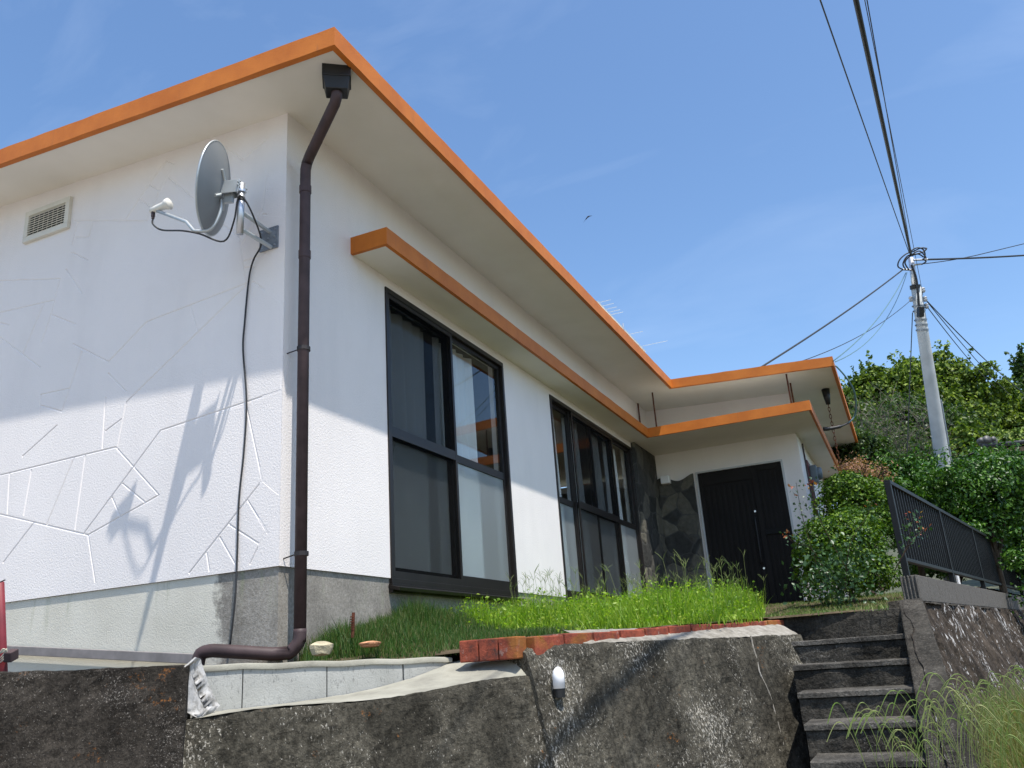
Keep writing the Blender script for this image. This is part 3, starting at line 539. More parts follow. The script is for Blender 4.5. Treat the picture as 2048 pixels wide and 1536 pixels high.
# tv antenna
an = empty('tv_antenna', (-.385, 9.3, zs(-.385, 9.3)+.115), 'thin metal aerial showing just above the orange roof edge', 'aerial')
b = MB(); AX, AZ = -.44, 4.66; b.tube([(AX, 9.3, zs(AX, 9.3)+.10), (AX, 9.3, AZ+.1)], .016, 8); b.build('mast', M['galvanised'], an)
b = MB(); b.box(AX-.012, AX+.012, 7.95, 10.6, AZ-.012, AZ+.012); b.build('boom', M['arm_metal'], an)
for i, (yy, l) in enumerate(((8.0, .2), (8.16, .2), (8.32, .2), (8.46, .21), (8.58, .22), (9.6, .25), (10.3, .5))):
    b = MB(); b.tube([(AX-l*.7, yy, AZ), (AX+l, yy, AZ)], .0045, 6); b.build('element', M['arm_metal'], an)
# swallow
bc_ = at(1175, 434, 25); b = MB(); rr, uu = CR, CU
Pw = [(0, .0), (.10, .045), (.235, .03), (.12, .005), (.03, -.045), (.0, -.05), (-.01, -.02)]
def flat(pts, th=.008):
    b.raw([bc_+rr*x*.65+uu*y*.65+CF*t for t in (-th, th) for x, y in pts], [tuple(range(len(pts)))[::-1], tuple(range(len(pts), 2*len(pts)))]+[(i, (i+1) % len(pts), len(pts)+(i+1) % len(pts), len(pts)+i) for i in range(len(pts))])
flat([(0, .01), (.06, .055), (.22, .06), (.09, .02), (.03, -.03), (-.02, -.02)]); flat([(-.01, .02), (-.07, -.06), (-.20, -.29), (-.10, -.14), (.0, -.05)])
b.tube([bc_+rr*.03+uu*.03, bc_+rr*.01+uu*.01, bc_-rr*.02-uu*.03, bc_-rr*.03-uu*.07], [.006, .018, .014, .004], 8)
tag(b.build('swallow', M['bird_dark']), 'small dark swallow gliding in the open sky above the roof', 'bird')

# ------------------------------------------------------------------ retaining walls
rw = empty('retaining_wall', (.4, -1.0, -2.15), 'dark lichen-covered concrete retaining wall in front of the house', 'retaining wall')
def rwall(name, a0, b0, zfa, thick, batter, mat, seed, amp=.012, zbot=-2.2, res=.028, chamfer=None, endcap=True, parent=rw):
    """rough wall: face from bottom to crest, rounded crest, top going back"""
    a0, b0 = Vector((*a0, 0)), Vector((*b0, 0)); L_ = (b0-a0).length; d = (b0-a0)/L_; nrm = Vector((d.y, -d.x, 0)); nu = int(L_/res)+1; P = []; rows = None
    for i in range(nu+1):
        t = i/nu; p = a0+d*(L_*t); zc = zfa(t); prof = []
        nf = int((zc-zbot)/res/1.0)
        nf = 60
        for j in range(nf+1): q = j/nf; prof.append((batter*(1-q)*(zc-zbot), zbot+(zc-zbot)*q if j < nf else zc-.012))
        prof += [(-.006, zc-.003), (-.02, zc)]
        if chamfer: prof += [(-.02-chamfer[0]*k/4, zc+chamfer[1]*k/4) for k in (1, 2, 3, 4)]; o = -.02-chamfer[0]; zt_ = zc+chamfer[1]
        else: o = -.02; zt_ = zc
        prof += [(o+(-thick-o)*k/6, zt_) for k in range(1, 7)]+[(-thick, zbot+.5)]
        rows = len(prof)
        for off, z in prof: P.append(p+nrm*off+Vector((0, 0, z)))
    A = np.array([tuple(q) for q in P]); n1 = noise3(A[:, 0]*9, A[:, 1]*9, A[:, 2]*9, seed)+.6*noise3(A[:, 0]*23, A[:, 1]*23, A[:, 2]*23, seed+5)+.5*noise3(A[:, 0]*48, A[:, 1]*48, A[:, 2]*48, seed+9)
    A[:, 0] += nrm.x*n1*amp; A[:, 1] += nrm.y*n1*amp; A[:, 2] += n1*amp*.35
    b = MB(); b.grid([tuple(q) for q in A], nu+1, rows)
    for i in (0, nu):
        r0 = [tuple(A[i*rows+j]) for j in range(rows)]; b.raw(r0, [tuple(range(rows)) if i else tuple(range(rows))[::-1]])
    return b.build(name, mat, parent, smooth=False)
A0 = Vector((-.158, -1.446)); B0 = Vector((.372, -1.005)); AD = (B0-A0).normalized()
L0 = A0-AD*2.6
rwall('wall_section', L0, B0, lambda t: -.42-.092*t, .22, .28, M['wall_brown'], 2, .016)
s2 = rwall('wall_section', B0-AD*.03, (1.40, .19), lambda t: -.727+.068*t+.012*math.sin(t*9), .17, .28, M['wall_lichen'], 4, .011)
s3 = rwall('wall_section', (1.372, .155), (2.40, 2.33), lambda t: (-.514-.018*t)-.03*math.exp(-t*40), .20, .28, M['wall_lichen'], 6, .011, chamfer=(.14, .030))
# cement top of the upper section
cd_ = (Vector((2.40, 2.33, 0))-Vector((1.372, .155, 0))); Lc = cd_.length; cd_.normalize(); cn = Vector((cd_.y, -cd_.x, 0)); P = []
for i in range(60):
    t = i/59; s_ = .17+t*.83
    for j, (o, z) in enumerate([(-.012, -.004), (-.03, .012), (-.07, .028), (-.12, .058), (-.165, .073), (-.2, .074)]):
        p = Vector((1.372, .155, 0))+cd_*(Lc*s_)+cn*(o+.008*random.uniform(-1, 1)*(j < 2)); P.append((p.x, p.y, -.514-.018*s_+z+.003*random.uniform(-1, 1)))
b = MB(); b.grid(P, 60, 6, False); b.build('cement_bevel', M['cement_weathered'], rw, smooth=True)
# sloping cement ledge behind the low section
fpx = [(375, 1432), (450, 1424), (560, 1413), (700, 1391), (850, 1374), (980, 1358), (1095, 1347)]
bk_ = [((405, 1424), 3.70), ((480, 1414), 3.80), ((590, 1402), 3.93), ((740, 1377), 4.10), ((830, 1352), 4.22), ((925, 1324), 4.28), ((1062, 1322), 4.15)]
fd = [3.47, 3.53, 3.62, 3.75, 3.9, 4.02, 4.14]
F_ = []
for i in range(49):
    t = i/48; q = Vector((*B0, 0)).lerp(Vector((1.40, .19, 0)), t); F_.append(Vector((q.x, q.y, -.727+.068*t+.012*math.sin(t*9)+.002))+Vector((-.76, .65, 0))*.012); _bd = Vector((.69, 1.057, 0)).normalized(); _bn = Vector((-_bd.y, _bd.x, 0)); _c = Vector((.224, -.745, 0))-_bd*.235-_bn*.002; B_ = []
for q in [(405, 1425), (480, 1417), (560, 1408), (650, 1395), (740, 1379), (820, 1357), (880, 1334), (915, 1322)]: d_r = ray(*q); B_.append(CAM+d_r*((_c-CAM).dot(_bn)/d_r.dot(_bn)))
B_ = smooth_path(B_+[Vector((1.16, .235, B_[-1].z-.006)), Vector((1.37, .25, B_[-1].z-.012))], 8); B_ = [B_[int(round(i*(len(B_)-1)/48))] for i in range(49)]; P = []
for i, (p, q) in enumerate(zip(F_, B_)):
    for j in range(8):
        t = j/7; r0 = p.lerp(q, t); r0.z += .004*math.sin(math.pi*t)*math.sin(i*.3)+.0015*random.uniform(-1, 1); P.append(r0)
    
b = MB(); b.grid(P, len(F_), 8, False); b.build('cement_ledge', M['cement'], rw, smooth=True)
# white mortar smear at the step
b = MB(); P = []; rg = random.Random(4)
edge_l = [(368, 1333), (366, 1352), (367, 1372), (366, 1392), (367, 1410), (372, 1425), (395, 1436)]; edge_r = [(380, 1336), (384, 1350), (391, 1370), (397, 1388), (404, 1405), (411, 1420), (420, 1433)]
NR, NC = 26, 14
for i in range(NR):
    u = i/(NR-1)*6; k = min(5, int(u)); f_ = u-k; l = [edge_l[k][q]+(edge_l[k+1][q]-edge_l[k][q])*f_ for q in (0, 1)]; r2 = [edge_r[k][q]+(edge_r[k+1][q]-edge_r[k][q])*f_ for q in (0, 1)]
    for j in range(NC):
        t = j/(NC-1); n_ = rg.uniform(-1, 1); P.append(at(l[0]+(r2[0]-l[0])*t+(.8*n_ if j in (0, NC-1) else 0), l[1]+(r2[1]-l[1])*t, 3.455+.09*t-.012*math.sin(math.pi*t)+.003*math.sin(i*.7+j*.4)*math.cos(j*.9)+.0012*n_))
b.grid(P, NR, NC, True); b.raw([p+CF*.12 for p in P], []); nP = NR*NC
for seq in ([(i, 0) for i in range(NR)], [(i, NC-1) for i in range(NR)], [(0, j) for j in range(NC)], [(NR-1, j) for j in range(NC)]):
    for (i, j), (k, l) in zip(seq, seq[1:]): b.f.append((i*NC+j, k*NC+l, nP+k*NC+l, nP+i*NC+j))
b.build('mortar_patch', M['white_mortar'], rw, smooth=True)
# cinder blocks
bw = empty('block_wall', (.45, -.4, -.72), 'low pale grey concrete block kerb between the lawn and the cement ledge', 'block wall')
bp = [Vector((.03, -1.03, 0)), Vector((.224, -.745, 0))]; bd = Vector((.69, 1.057, 0)).normalized(); cur = Vector((.224, -.745, 0))-bd*.235; bn = Vector((-bd.y, bd.x, 0))
topz = [-.506, -.514, -.527, -.538]
for k in range(4):
    c = cur+bd*(.395*(k+.5)); zt_ = topz[k]; Lh = .1955 if k < 3 else .15; 
    if k == 3: c = cur+bd*(.395*3+.13); Lh = .125
    b = MB(); b.obox(c+bn*.06+Vector((0, 0, zt_-.012-.13)), bd, bn, Vector((0, 0, 1)), Lh, .055, .13); b.build('block', M['cinder_block'], bw, bevel=.003)
cap = MB(); P = []
for i in range(40):
    t = i/39*1.46; p = cur+bd*t; z = -.503-.035*(t/1.46)+.0025*math.sin(t*20)
    for o, dz in ((-.004, -.026), (-.006, -.006), (.004, 0), (.12, .002)): q = p+bn*o; P.append((q.x, q.y, z+dz))
cap.grid(P, 40, 4, True); cap.build('mortar_cap', M['cement'], bw, smooth=True)
# brick edging
be = empty('brick_edging', (1.1, .3, -.55), 'weathered red brick border along the grass behind the wall crest', 'brick edging')
def brick(c, ax, hx, hy, hz, tilt=0):
    ax = ax.normalized(); ay = Vector((-ax.y, ax.x, 0)).normalized(); az_ = ax.cross(ay); b = MB(); b.obox(c, ax, ay, az_, hx, hy, hz)
    return b.build('brick', M['red_brick'], be, bevel=.006)
pA, pB = at(928, 1303, 4.25), at(1046, 1300, 4.12); fx = (pB-pA); fx.z = 0
for k in range(3):
    c = pA+fx*((k+.5)/3); c.z = (-.472-.57)/2; brick(c, fx, fx.length/6-.003, .055, .052)
r0 = pB+Vector((.0, .05, 0)); r1 = Vector((2.24, 2.52, 0)); dd = r1-r0; dd.z = 0; nb = 11
for k in range(nb):
    c = r0+dd*((k+.5)/nb); c.z = -.527+.05*k/nb+random.uniform(-.004, .004); brick(c, dd+Vector((random.uniform(-.03, .03), 0, 0)), dd.length/nb/2-.006, .05, .055)
# ------------------------------------------------------------------ stairs
st_ = empty('concrete_stairs', (2.7, 1.2, -2.15), 'weathered grey concrete steps climbing between the two retaining walls', 'stairs')
def rbox(b, x0, x1, y0, y1, z0, z1, amp, seed, n=.03):
    """front face and top as a rough sheet plus plain sides"""
    prof = [(y0, z0+(z1-z0)*j/7) for j in range(7)]+[(y0+.004, z1-.006), (y0+.012, z1)]+[(y0+.012+(y1-y0-.012)*j/6, z1) for j in range(1, 7)]; nx = int((x1-x0)/n)+1; P = []
    for i in range(nx+1):
        for y, z in prof: P.append((x0+(x1-x0)*i/nx, y, z))
    A = np.array(P); q = noise3(A[:, 0]*14, A[:, 1]*14, A[:, 2]*14, seed)+.6*noise3(A[:, 0]*35, A[:, 1]*35, A[:, 2]*35, seed+3); A[:, 1] += q*amp; A[:, 2] += q*amp*.5
    b.grid([tuple(p) for p in A], nx+1, len(prof))
for k in range(-1, 11):
    y = 2.2-.335*k; z = -.577-.14*k
    if k == -1: b = MB(); rbox(b, 2.20, 3.04, 2.50, 2.95, -.75, -.41, .006, 31); b.build('step', M['stair_concrete'], st_)
    else:
        xl = (2.36, 2.40, 2.44, 2.47, 2.50, 2.52, 2.54)[min(k, 6)]
        lx = onp((1604, 1617, 1629, 1645, 1662, 1680)[min(k, 5)], (1282, 1333, 1384, 1447, 1527, 1600)[min(k, 5)], 'y', y).x-.09
        b = MB(); rbox(b, lx, 3.03, y, y+.37, z-.17, z-.03, .006, 40+k); b.build('step', M['stair_concrete'], st_)
        b = MB(); rbox(b, lx-.004, 3.03, y-.010, y+.35, z-.029, z, .0025, 60+k); b.build('nosing', M['nosing_concrete'], st_)
# ------------------------------------------------------------------ right-hand wall
rr_ = empty('rubble_wall', (3.3, 3.0, -2.15), 'sloping rubble stone retaining wall right of the stairs', 'retaining wall')
fdv = Vector((.1875, .9823, 0)).normalized(); O = Vector((2.99, 2.60, 0)); fn = Vector((fdv.y, -fdv.x, 0)); P = []; nS, nZ = 260, 70
sv_ = np.concatenate([np.linspace(-3.3, 1.5, 150), np.linspace(1.55, 7.4, 110)]); rows = []
for s_ in sv_:
    zt_ = -.365 if s_ > 0 else -.365+s_*.42
    for j in range(nZ):
        q = j/(nZ-1); zb = -2.3; z = zb+(zt_-zb)*q; off = .07+.33*(-.365-z)+(0 if s_ > 0 else .10*0)
        p = O+fdv*s_+fn*off
        if s_ < 0: p.x = 3.055+.33*(zt_-z)-.03*s_
        P.append((p.x, p.y, z))
A = np.array(P); q = noise3(A[:, 1]*4.5, A[:, 2]*3+A[:, 1]*1.5, A[:, 0]*0, 11); q2 = noise3(A[:, 1]*13, A[:, 2]*9, A[:, 0]*0, 12); q3 = noise3(A[:, 1]*30, A[:, 2]*26, A[:, 0]*0, 13)
am = np.clip((A[:, 1]-1.0)/1.5, .35, 1); dsp = (np.abs(q)**.5*np.sign(q)*.022+q2*.014+q3*.006)*am; A[:, 0] += dsp; A[:, 1] -= dsp*.2
b = MB(); b.grid([tuple(p) for p in A], len(sv_), nZ); b.build('stone_face', M['rubble_wall'], rr_)
P = []
for s_ in np.linspace(-3.3, 7.4, 160):
    zt_ = -.362 if s_ > 0 else -.362+s_*.42
    for o, dz in ((-.06, -.5), (-.055, -.004), (-.045, 0), (.0, .0), (.07 if s_ > 0 else .08-.02*s_, 0), (.08 if s_ > 0 else .09-.02*s_, -.012)):
        p = O+fdv*s_*(1 if s_ > 0 else 1)+fn*o
        if s_ < 0: p.x = 3.02+(o+.06)*(1.0-s_*.05)
        P.append((p.x, p.y, zt_+dz+.004*random.uniform(-1, 1)))
b = MB(); b.grid(P, 160, 6, True); b.build('concrete_curb', M['stair_concrete'], rr_, smooth=True)
# concrete blocks on top and black fence
bl = empty('block_course', (3.05, 3.2, -.36), 'single course of old grey concrete blocks carrying the black fence', 'block wall')
s_ = .60; k = 0
while s_ < 9.6:
    c = O+fdv*(s_+.195)+Vector((0, 0, -.362+.095)); b = MB(); b.obox(c+fn*.01, fdv, fn, Vector((0, 0, 1)), .193, .06, .093)
    if k == 0:
        for o in (-.045, -.02, .005, .03, .055): b.obox(c-fdv*.198+fn*(o+.005), fdv, fn, Vector((0, 0, 1)), .008, .006, .093)
    b.build('block', M['block_old'], bl, bevel=.005); s_ += .395; k += 1
fe = empty('metal_fence', (3.05, 3.2, -.18), 'black metal railing fence with vertical bars above the stairs', 'fence')
FB = O+fdv*.42+fn*.0; z0f, z1f = -.055, .52; LF = 9.4
def fpost(s0, zb): b = MB(); b.obox(FB+fdv*s0+Vector((0, 0, (zb+z1f)/2)), fdv, fn, Vector((0, 0, 1)), .022, .022, (z1f-zb)/2); b.build('post', M['fence_black'], fe, bevel=.003)
for s0 in (.0+.2, 2.2, 4.2, 6.2, 8.2, 9.5): fpost(s0, -.19)
b = MB(); b.obox(FB+fdv*(LF/2+.1)+Vector((0, 0, z1f)), fdv, fn, Vector((0, 0, 1)), LF/2-.08, .024, .016); b.build('top_rail', M['fence_black'], fe, bevel=.003)
b = MB(); b.obox(FB+fdv*(LF/2+.1)+Vector((0, 0, z0f)), fdv, fn, Vector((0, 0, 1)), LF/2-.10, .020, .014); b.build('bottom_rail', M['fence_black'], fe, bevel=.003)
bars = []; s0 = .265; nb = 0; bm_ = None
while s0 < LF+.1:
    if nb < 95:
        b = MB(); b.obox(FB+fdv*s0+Vector((0, 0, (z0f+z1f)/2)), fdv, fn, Vector((0, 0, 1)), .008, .009, (z1f-z0f)/2-.012); b.build('bar', M['fence_black'], fe)
    s0 += .105; nb += 1
# stake seen below the fence
b = MB(); p = at(1917, 1165, 10); b.tube([p+Vector((0, 0, -.5)), p+Vector((0, 0, .7))], .02, 8); tag(b.build('garden_stake', M['bright_white']), 'thin white stake standing behind the black fence', 'stake')

b = MB(); wn_ = Vector((.904, -.427, 0)); wa = Vector((1.372, .155, 0))
def onface(px, py):
    d = ray(px, py); A_ = d.x*wn_.x+d.y*wn_.y+.28*d.z; B_ = .28*(-.525-CAM.z)-(CAM-wa).dot(Vector((wn_.x, wn_.y, 0))); return CAM+d*(B_/A_)
cpx = [(1501, 1272), (1506, 1295), (1513, 1318), (1519, 1345), (1533, 1375), (1541, 1395), (1551, 1430), (1560, 1462), (1567, 1490)]
b.tube(smooth_path([onface(*q)+wn_*.002 for q in cpx], 5), [.0052-.003*i/41 for i in range(41)], 5); b.build('lime_streak', M['cement_weathered'], rw)
# white drain cap on the wall
cp_ = at(1117, 1357, 4.06); dc = empty('pipe_cap', cp_, 'white domed cap on a dark pipe end sticking out of the retaining wall', 'pipe cap')
b = lathe(cp_+Vector((0, 0, -.045)), [(0, .001), (0, .029), (.06, .029), (.08, .024), (.094, .013), (.099, .001)], 20); b.build('cap', M['bright_white'], dc, smooth=True)
b = lathe(cp_+Vector((0, 0, -.085)), [(0, .001), (0, .026), (.04, .027), (.0405, .001)], 16); b.build('pipe_end', M['hopper_black'], dc)
b = MB(); b.tube([cp_+Vector((0, 0, -.06)), cp_+Vector((-.12, .06, -.06))], .02, 10); b.build('pipe_stub', M['hopper_black'], dc)
# red post at the left edge
pp = empty('red_post', at(4, 1335, 3.75), 'dark red metal post with cream twine tied low at the left edge', 'post')
b = MB(); b.tube([at(6, 1345, 3.75)+Vector((0, 0, -1.5)), at(6, 1345, 3.75), at(-1, 1165, 3.75)], .019, 12); b.build('shaft', M['red_post'], pp, smooth=True)
b = MB(); b.tube([at(-4, 1166, 3.73), at(10, 1160, 3.72)], .003, 6); b.build('wire_hook', M['cable_black'], pp)
b = MB()
for k in range(3): b.tube(smooth_path([at(-6, 1308+k*4, 3.72), at(6, 1304-k*3, 3.71), at(14, 1298+k*4, 3.72), at(4, 1312+k*5, 3.71), at(-8, 1322+k*3, 3.72)], 5), .003, 6)
b.build('twine', M['rope_cream'], pp); b = MB(); b.obox(at(22, 1311, 3.74), CR, CU, CF, .018, .022, .03); b.build('clamp_block', M['pipe_brown'], pp, bevel=.004)
# stones and rusty rod
def stone(c, rx, ry, rz, mat, label, seed):
    b = MB(); P = []
    for i in range(9):
        for j in range(17):
            t, p_ = math.pi*i/8, 2*math.pi*j/16; k = 1+.22*math.sin(3*p_+seed)*math.sin(t)+.12*math.sin(5*t+seed*2)*math.sin(t); P.append((c[0]+rx*k*math.sin(t)*math.cos(p_), c[1]+ry*k*math.sin(t)*math.sin(p_), c[2]+rz*k*math.cos(t)))
    b.grid(P, 9, 17); tag(b.build('stone', mat), label, 'stone')
p = onp(641, 1297, 'x', .35); stone(p, .06, .045, .036, M['stone_pale'], 'pale buff stone in the grass beside the brown downpipe', 1)
p = onp(742, 1288, 'x', .50); stone(p, .055, .05, .016, M['stone_orange'], 'flat orange stone in the dark grass', 4)
b = MB(); p = onp(705, 1252, 'x', .34); b.tube([p+Vector((0, 0, -.06)), p+Vector((.004, .004, .07))], .009, 8)
for k in range(6): b.tube([p+Vector((0, 0, -.02+k*.013)), p+Vector((0, 0, -.014+k*.013))], .012, 8)
tag(b.build('rusty_rod', M['rust']), 'short rusty ribbed rod standing in the dark grass', 'rod')

# ------------------------------------------------------------------ grass and weeds
def blades(name, roots, hts, wid, lean, mat, seg=3, droop=.5, label=None, cat=None, kind='stuff', parent=None):
    n = len(roots); roots = np.asarray(roots); hts = np.asarray(hts); az_ = RNG.uniform(0, 2*np.pi, n); ln = RNG.uniform(.1, 1, n)*lean
    dx, dy = np.cos(az_), np.sin(az_); sx, sy = -dy, dx; tw = RNG.uniform(0, np.pi, n); sx, sy = np.cos(tw), np.sin(tw)
    Vv = []; 
    for k in range(seg+1):
        t = k/seg; hz = hts*(t-droop*ln*t*t*.6); ho = hts*ln*(t*.35+t*t*.65)
        c = np.stack([roots[:, 0]+dx*ho, roots[:, 1]+dy*ho, roots[:, 2]+hz], 1); w_ = wid*(1-t)**.7 if k < seg else 0
        if k < seg: Vv.append(c+np.stack([sx*w_, sy*w_, 0*sx], 1)); Vv.append(c-np.stack([sx*w_, sy*w_, 0*sx], 1))
        else: Vv.append(c)
    per = 2*seg+1; V = np.stack(Vv, 1).reshape(-1, 3); base = np.arange(n)*per; F = []
    for k in range(seg-1):
        q = [2*k, 2*k+1, 2*k+3, 2*k+2]; F.append(np.stack([base+q[0], base+q[1], base+q[2]], 1)); F.append(np.stack([base+q[0], base+q[2], base+q[3]], 1))
    F.append(np.stack([base+2*(seg-1), base+2*(seg-1)+1, base+2*seg], 1)); F = np.stack(F, 1).reshape(-1, 3)
    o = fastmesh(name, V, F, mat, parent)
    if label: tag(o, label, cat, kind=kind)
    return o
def wall_in(x, y, m=.24): return x < wallx(y)-m
# fine dark grass mound by the foundation
rt, ht = [], []
while len(rt) < 34000:
    x, y = random.uniform(0.0, 1.2), random.triangular(-.5, 3.2, .7)
    if x > (blockx(y)+.06 if y < .3 else wallx(y)-.36): continue
    if y < .12 and x < .15: continue
    d = math.exp(-((x-.15)/.30)**2)
    clump = .62+.38*math.sin(y*6.3+.4)+.25*math.sin(y*17+x*9)
    if y < -.05 and x > .5: pass
    h_ = (.055+.13*d*max(.3, clump)+.03*random.random())
    if y > 2.2: h_ *= .7
    if y < .3: h_ *= .55+.45*max(0, y+.1)/.4 if y > -.1 else .5
    rt.append((x, y, gz(x, y)-(.02 if y > .15 else .06))); ht.append(h_*random.uniform(.7, 1.15))
blades('dark_grass', rt, ht, .0026, .5, M['grass_dark'], 3, .5, 'fine dark green grass at the foot of the house wall', 'grass')
# bright weedy patch
def scatter_leaves(C, size, mat, name, parent=None, up_bias=.3, elong=1.6, dirs=None):
    n = len(C); C = np.asarray(C); size = np.broadcast_to(size, n)
    nrm = RNG.normal(size=(n, 3)); 
    if dirs is not None: nrm = nrm*.75+dirs*1.0
    nrm[:, 2] += up_bias; nrm /= np.linalg.norm(nrm, axis=1)[:, None]
    t = RNG.normal(size=(n, 3)); t -= nrm*(t*nrm).sum(1)[:, None]; t /= np.linalg.norm(t, axis=1)[:, None]; s = np.cross(nrm, t)
    L = (size*elong)[:, None]; W = (size*.5)[:, None]
    V = np.stack([C-t*L*.5, C-s*W+nrm*W*.25-t*L*.05, C+t*L*.5-nrm*W*.2, C+s*W+nrm*W*.25-t*L*.05], 1).reshape(-1, 3); b0 = np.arange(n)*4
    F = np.stack([np.stack([b0, b0+1, b0+2], 1), np.stack([b0, b0+2, b0+3], 1)], 1).reshape(-1, 3)
    # shared edge keeps one island per leaf
    return fastmesh(name, V, F, mat, parent)
rt, ht, lf = [], [], []
def wdens(x, y):
    v_ = Vector((x, y, gz(x, y)))-CAM; hx = 1024+FPX*v_.dot(CR)/v_.dot(CF)   # weeds thin out towards the stairs
    if hx > 1505+25*math.sin(y*9): return 0
    a = 1/(1+math.exp(-(y-1.55)*6)); c = 1/(1+math.exp((y-5.3)*3.0)); e = 1/(1+math.exp((x-(wallx(y)-.20))*20)); return a*c*e
while len(rt) < 24000:
    x, y = random.uniform(.15, 2.4), random.uniform(.5, 5.6)
    if y > 2.3 and x > 2.25: continue
    wd = wdens(x, y)
    if random.random() > wd: continue
    edge = max(0.35, min(1, (wallx(y)-.2-x)/.35)); H = .06+.30*edge*wd*(.75+.35*math.sin(x*7+y*3)*math.sin(y*5))
    rt.append((x, y, gz(x, y)-.02)); ht.append(H*random.uniform(.45, 1.15)); 
    if len(lf) < 9000: lf.append((x+random.uniform(-.03, .03), y+random.uniform(-.03, .03), gz(x, y)+H*random.uniform(.25, .9)))
wb = blades('weeds', rt, ht, .0036, .6, M['weed_bright'], 3, .6, 'bright green weeds overgrowing the bed under the far window', 'weeds')
scatter_leaves(lf, RNG.uniform(.009, .020, len(lf)), M['weed_bright'], 'weed_leaves', wb, .9, 1.7)
# finger-grass seed heads
b = MB()
def crab(p, h_, spread=.05):
    top = p+Vector((random.uniform(-.05, .05), random.uniform(-.05, .05), h_)); mid = p.lerp(top, .5)+Vector((random.uniform(-.015, .015),)*3); b.tube(smooth_path([p, mid, top], 3), .0009, 4, False)
    for k in range(random.randint(3, 5)):
        a_ = random.uniform(0, 6.28); l = random.uniform(.05, .095); q = top+Vector((0, 0, -random.uniform(0, .02))); e_ = q+Vector((math.cos(a_)*l*.55, math.sin(a_)*l*.55, l*random.uniform(.4, .9))); b.tube([q, q.lerp(e_, .5)+Vector((0, 0, .006)), e_], [.0008, .0013, .0006], 4, False)
n = 0
while n < 150:
    x, y = random.uniform(.3, 2.3), random.uniform(1.2, 5.2)
    if wdens(x, y) < .45: continue
    crab(Vector((x, y, gz(x, y))), random.uniform(.26, .44)); n += 1
b.build('seed_heads', M['weed_stalk'], wb)
# short lawn along the stairs and up to the door
rt, ht = [], []
while len(rt) < 22000:
    x, y = random.uniform(.1, 3.6), random.uniform(2.45, 8.9)
    if x > wallx(max(y, 2.58))-.04 or (y < 4.6 and x < 1.9 and random.random() < .9) or (y > 8.3 and x < 2.1): continue
    z = gz(x, y); f_ = 1 if x > 2 else .8
    rt.append((x, y, z-.01)); ht.append(random.uniform(.02, .055)*f_*(1.35 if y < 2.7 else 1))
blades('lawn', rt, ht, .0028, .8, M['lawn'], 2, .5, 'short patchy lawn between the stair top and the front door', 'lawn')
# long arching verge grass by the stairs foot
rt, ht = [], []
while len(rt) < 12000:
    px, py = random.uniform(1700, 2140), random.uniform(1400, 1720); d = random.uniform(3.6, 5.6)
    p = at(px, py, d)
    if p.x < 3.45: continue
    z = vz(p.x, p.y)
    rt.append((p.x, p.y, z)); ht.append(random.uniform(.25, .66))
blades('verge_grass', rt, ht, .0028, .9, M['verge_grass'], 4, .75, 'dry straw and green grass on the verge below the rubble wall', 'grass')
b = MB()
def arch(root, reach, h_, dirv):
    dirv = Vector(dirv).normalized(); pts = [root, root+Vector((0, 0, h_*.55))+dirv*reach*.12, root+Vector((0, 0, h_*.92))+dirv*reach*.4, root+Vector((0, 0, h_))+dirv*reach*.68, root+Vector((0, 0, h_*.86))+dirv*reach]
    P_ = smooth_path(pts, 5); m = len(P_); b.tube(P_, [.0011+(.0020 if i > m*.62 else 0)*(1-(i-m*.62)/(m*.5)) for i in range(m)], 4, False)
for k in range(190):
    px, py = random.triangular(1700, 2110, 1950), random.uniform(1500, 1640); d = random.uniform(3.5, 4.9); p = at(px, py, d); zr = max(vz(max(p.x, 3.3), p.y), p.z-.35); root = Vector((p.x, p.y, zr))
    tx, ty = px+random.uniform(-70, 40), py-random.uniform(90, 230)+max(0, (1900-px))*.32
    tp = at(tx, max(ty, 1330+(2048-tx)*.27), d-.05); hh = tp.z-zr
    if hh < .12: continue
    arch(root, random.uniform(.12, .3), hh, CR*random.choice((-1, 1, 1))+Vector((0, random.uniform(-.5, .5), 0)))
tag(b.build('arching_grass', M['weed_stalk'], None), 'long arching seed stalks of grass in front of the lowest steps', 'grass', kind='stuff')
# small flowers
b = MB(); p = onp(931, 1254, 'x', .5)
for k in range(7): a_ = k*.9; b.raw([p, p+CR*(.012*math.cos(a_))+CU*(.012*math.sin(a_)), p+CR*(.012*math.cos(a_+.6))+CU*(.012*math.sin(a_+.6))+CF*-.004], [(0, 1, 2)])
b.tube([p+Vector((0, 0, -.12)), p], .0012, 4, False); tag(b.build('pink_flower', M['petal_pink']), 'tiny pink clover flower above the dark grass left of the bricks', 'flower')
b = MB(); p = at(1077, 1276, 4.18)
for k in range(6): a_ = k*1.05; b.raw([p, p+CR*(.013*math.cos(a_))+CU*(.013*math.sin(a_)), p+CR*(.013*math.cos(a_+.7))+CU*(.013*math.sin(a_+.7))+CF*-.004], [(0, 1, 2)])
b.tube([p+Vector((0, .02, -.05)), p], .0012, 4, False); tag(b.build('yellow_flower', M['petal_yellow']), 'tiny yellow flower hanging over the red bricks', 'flower')

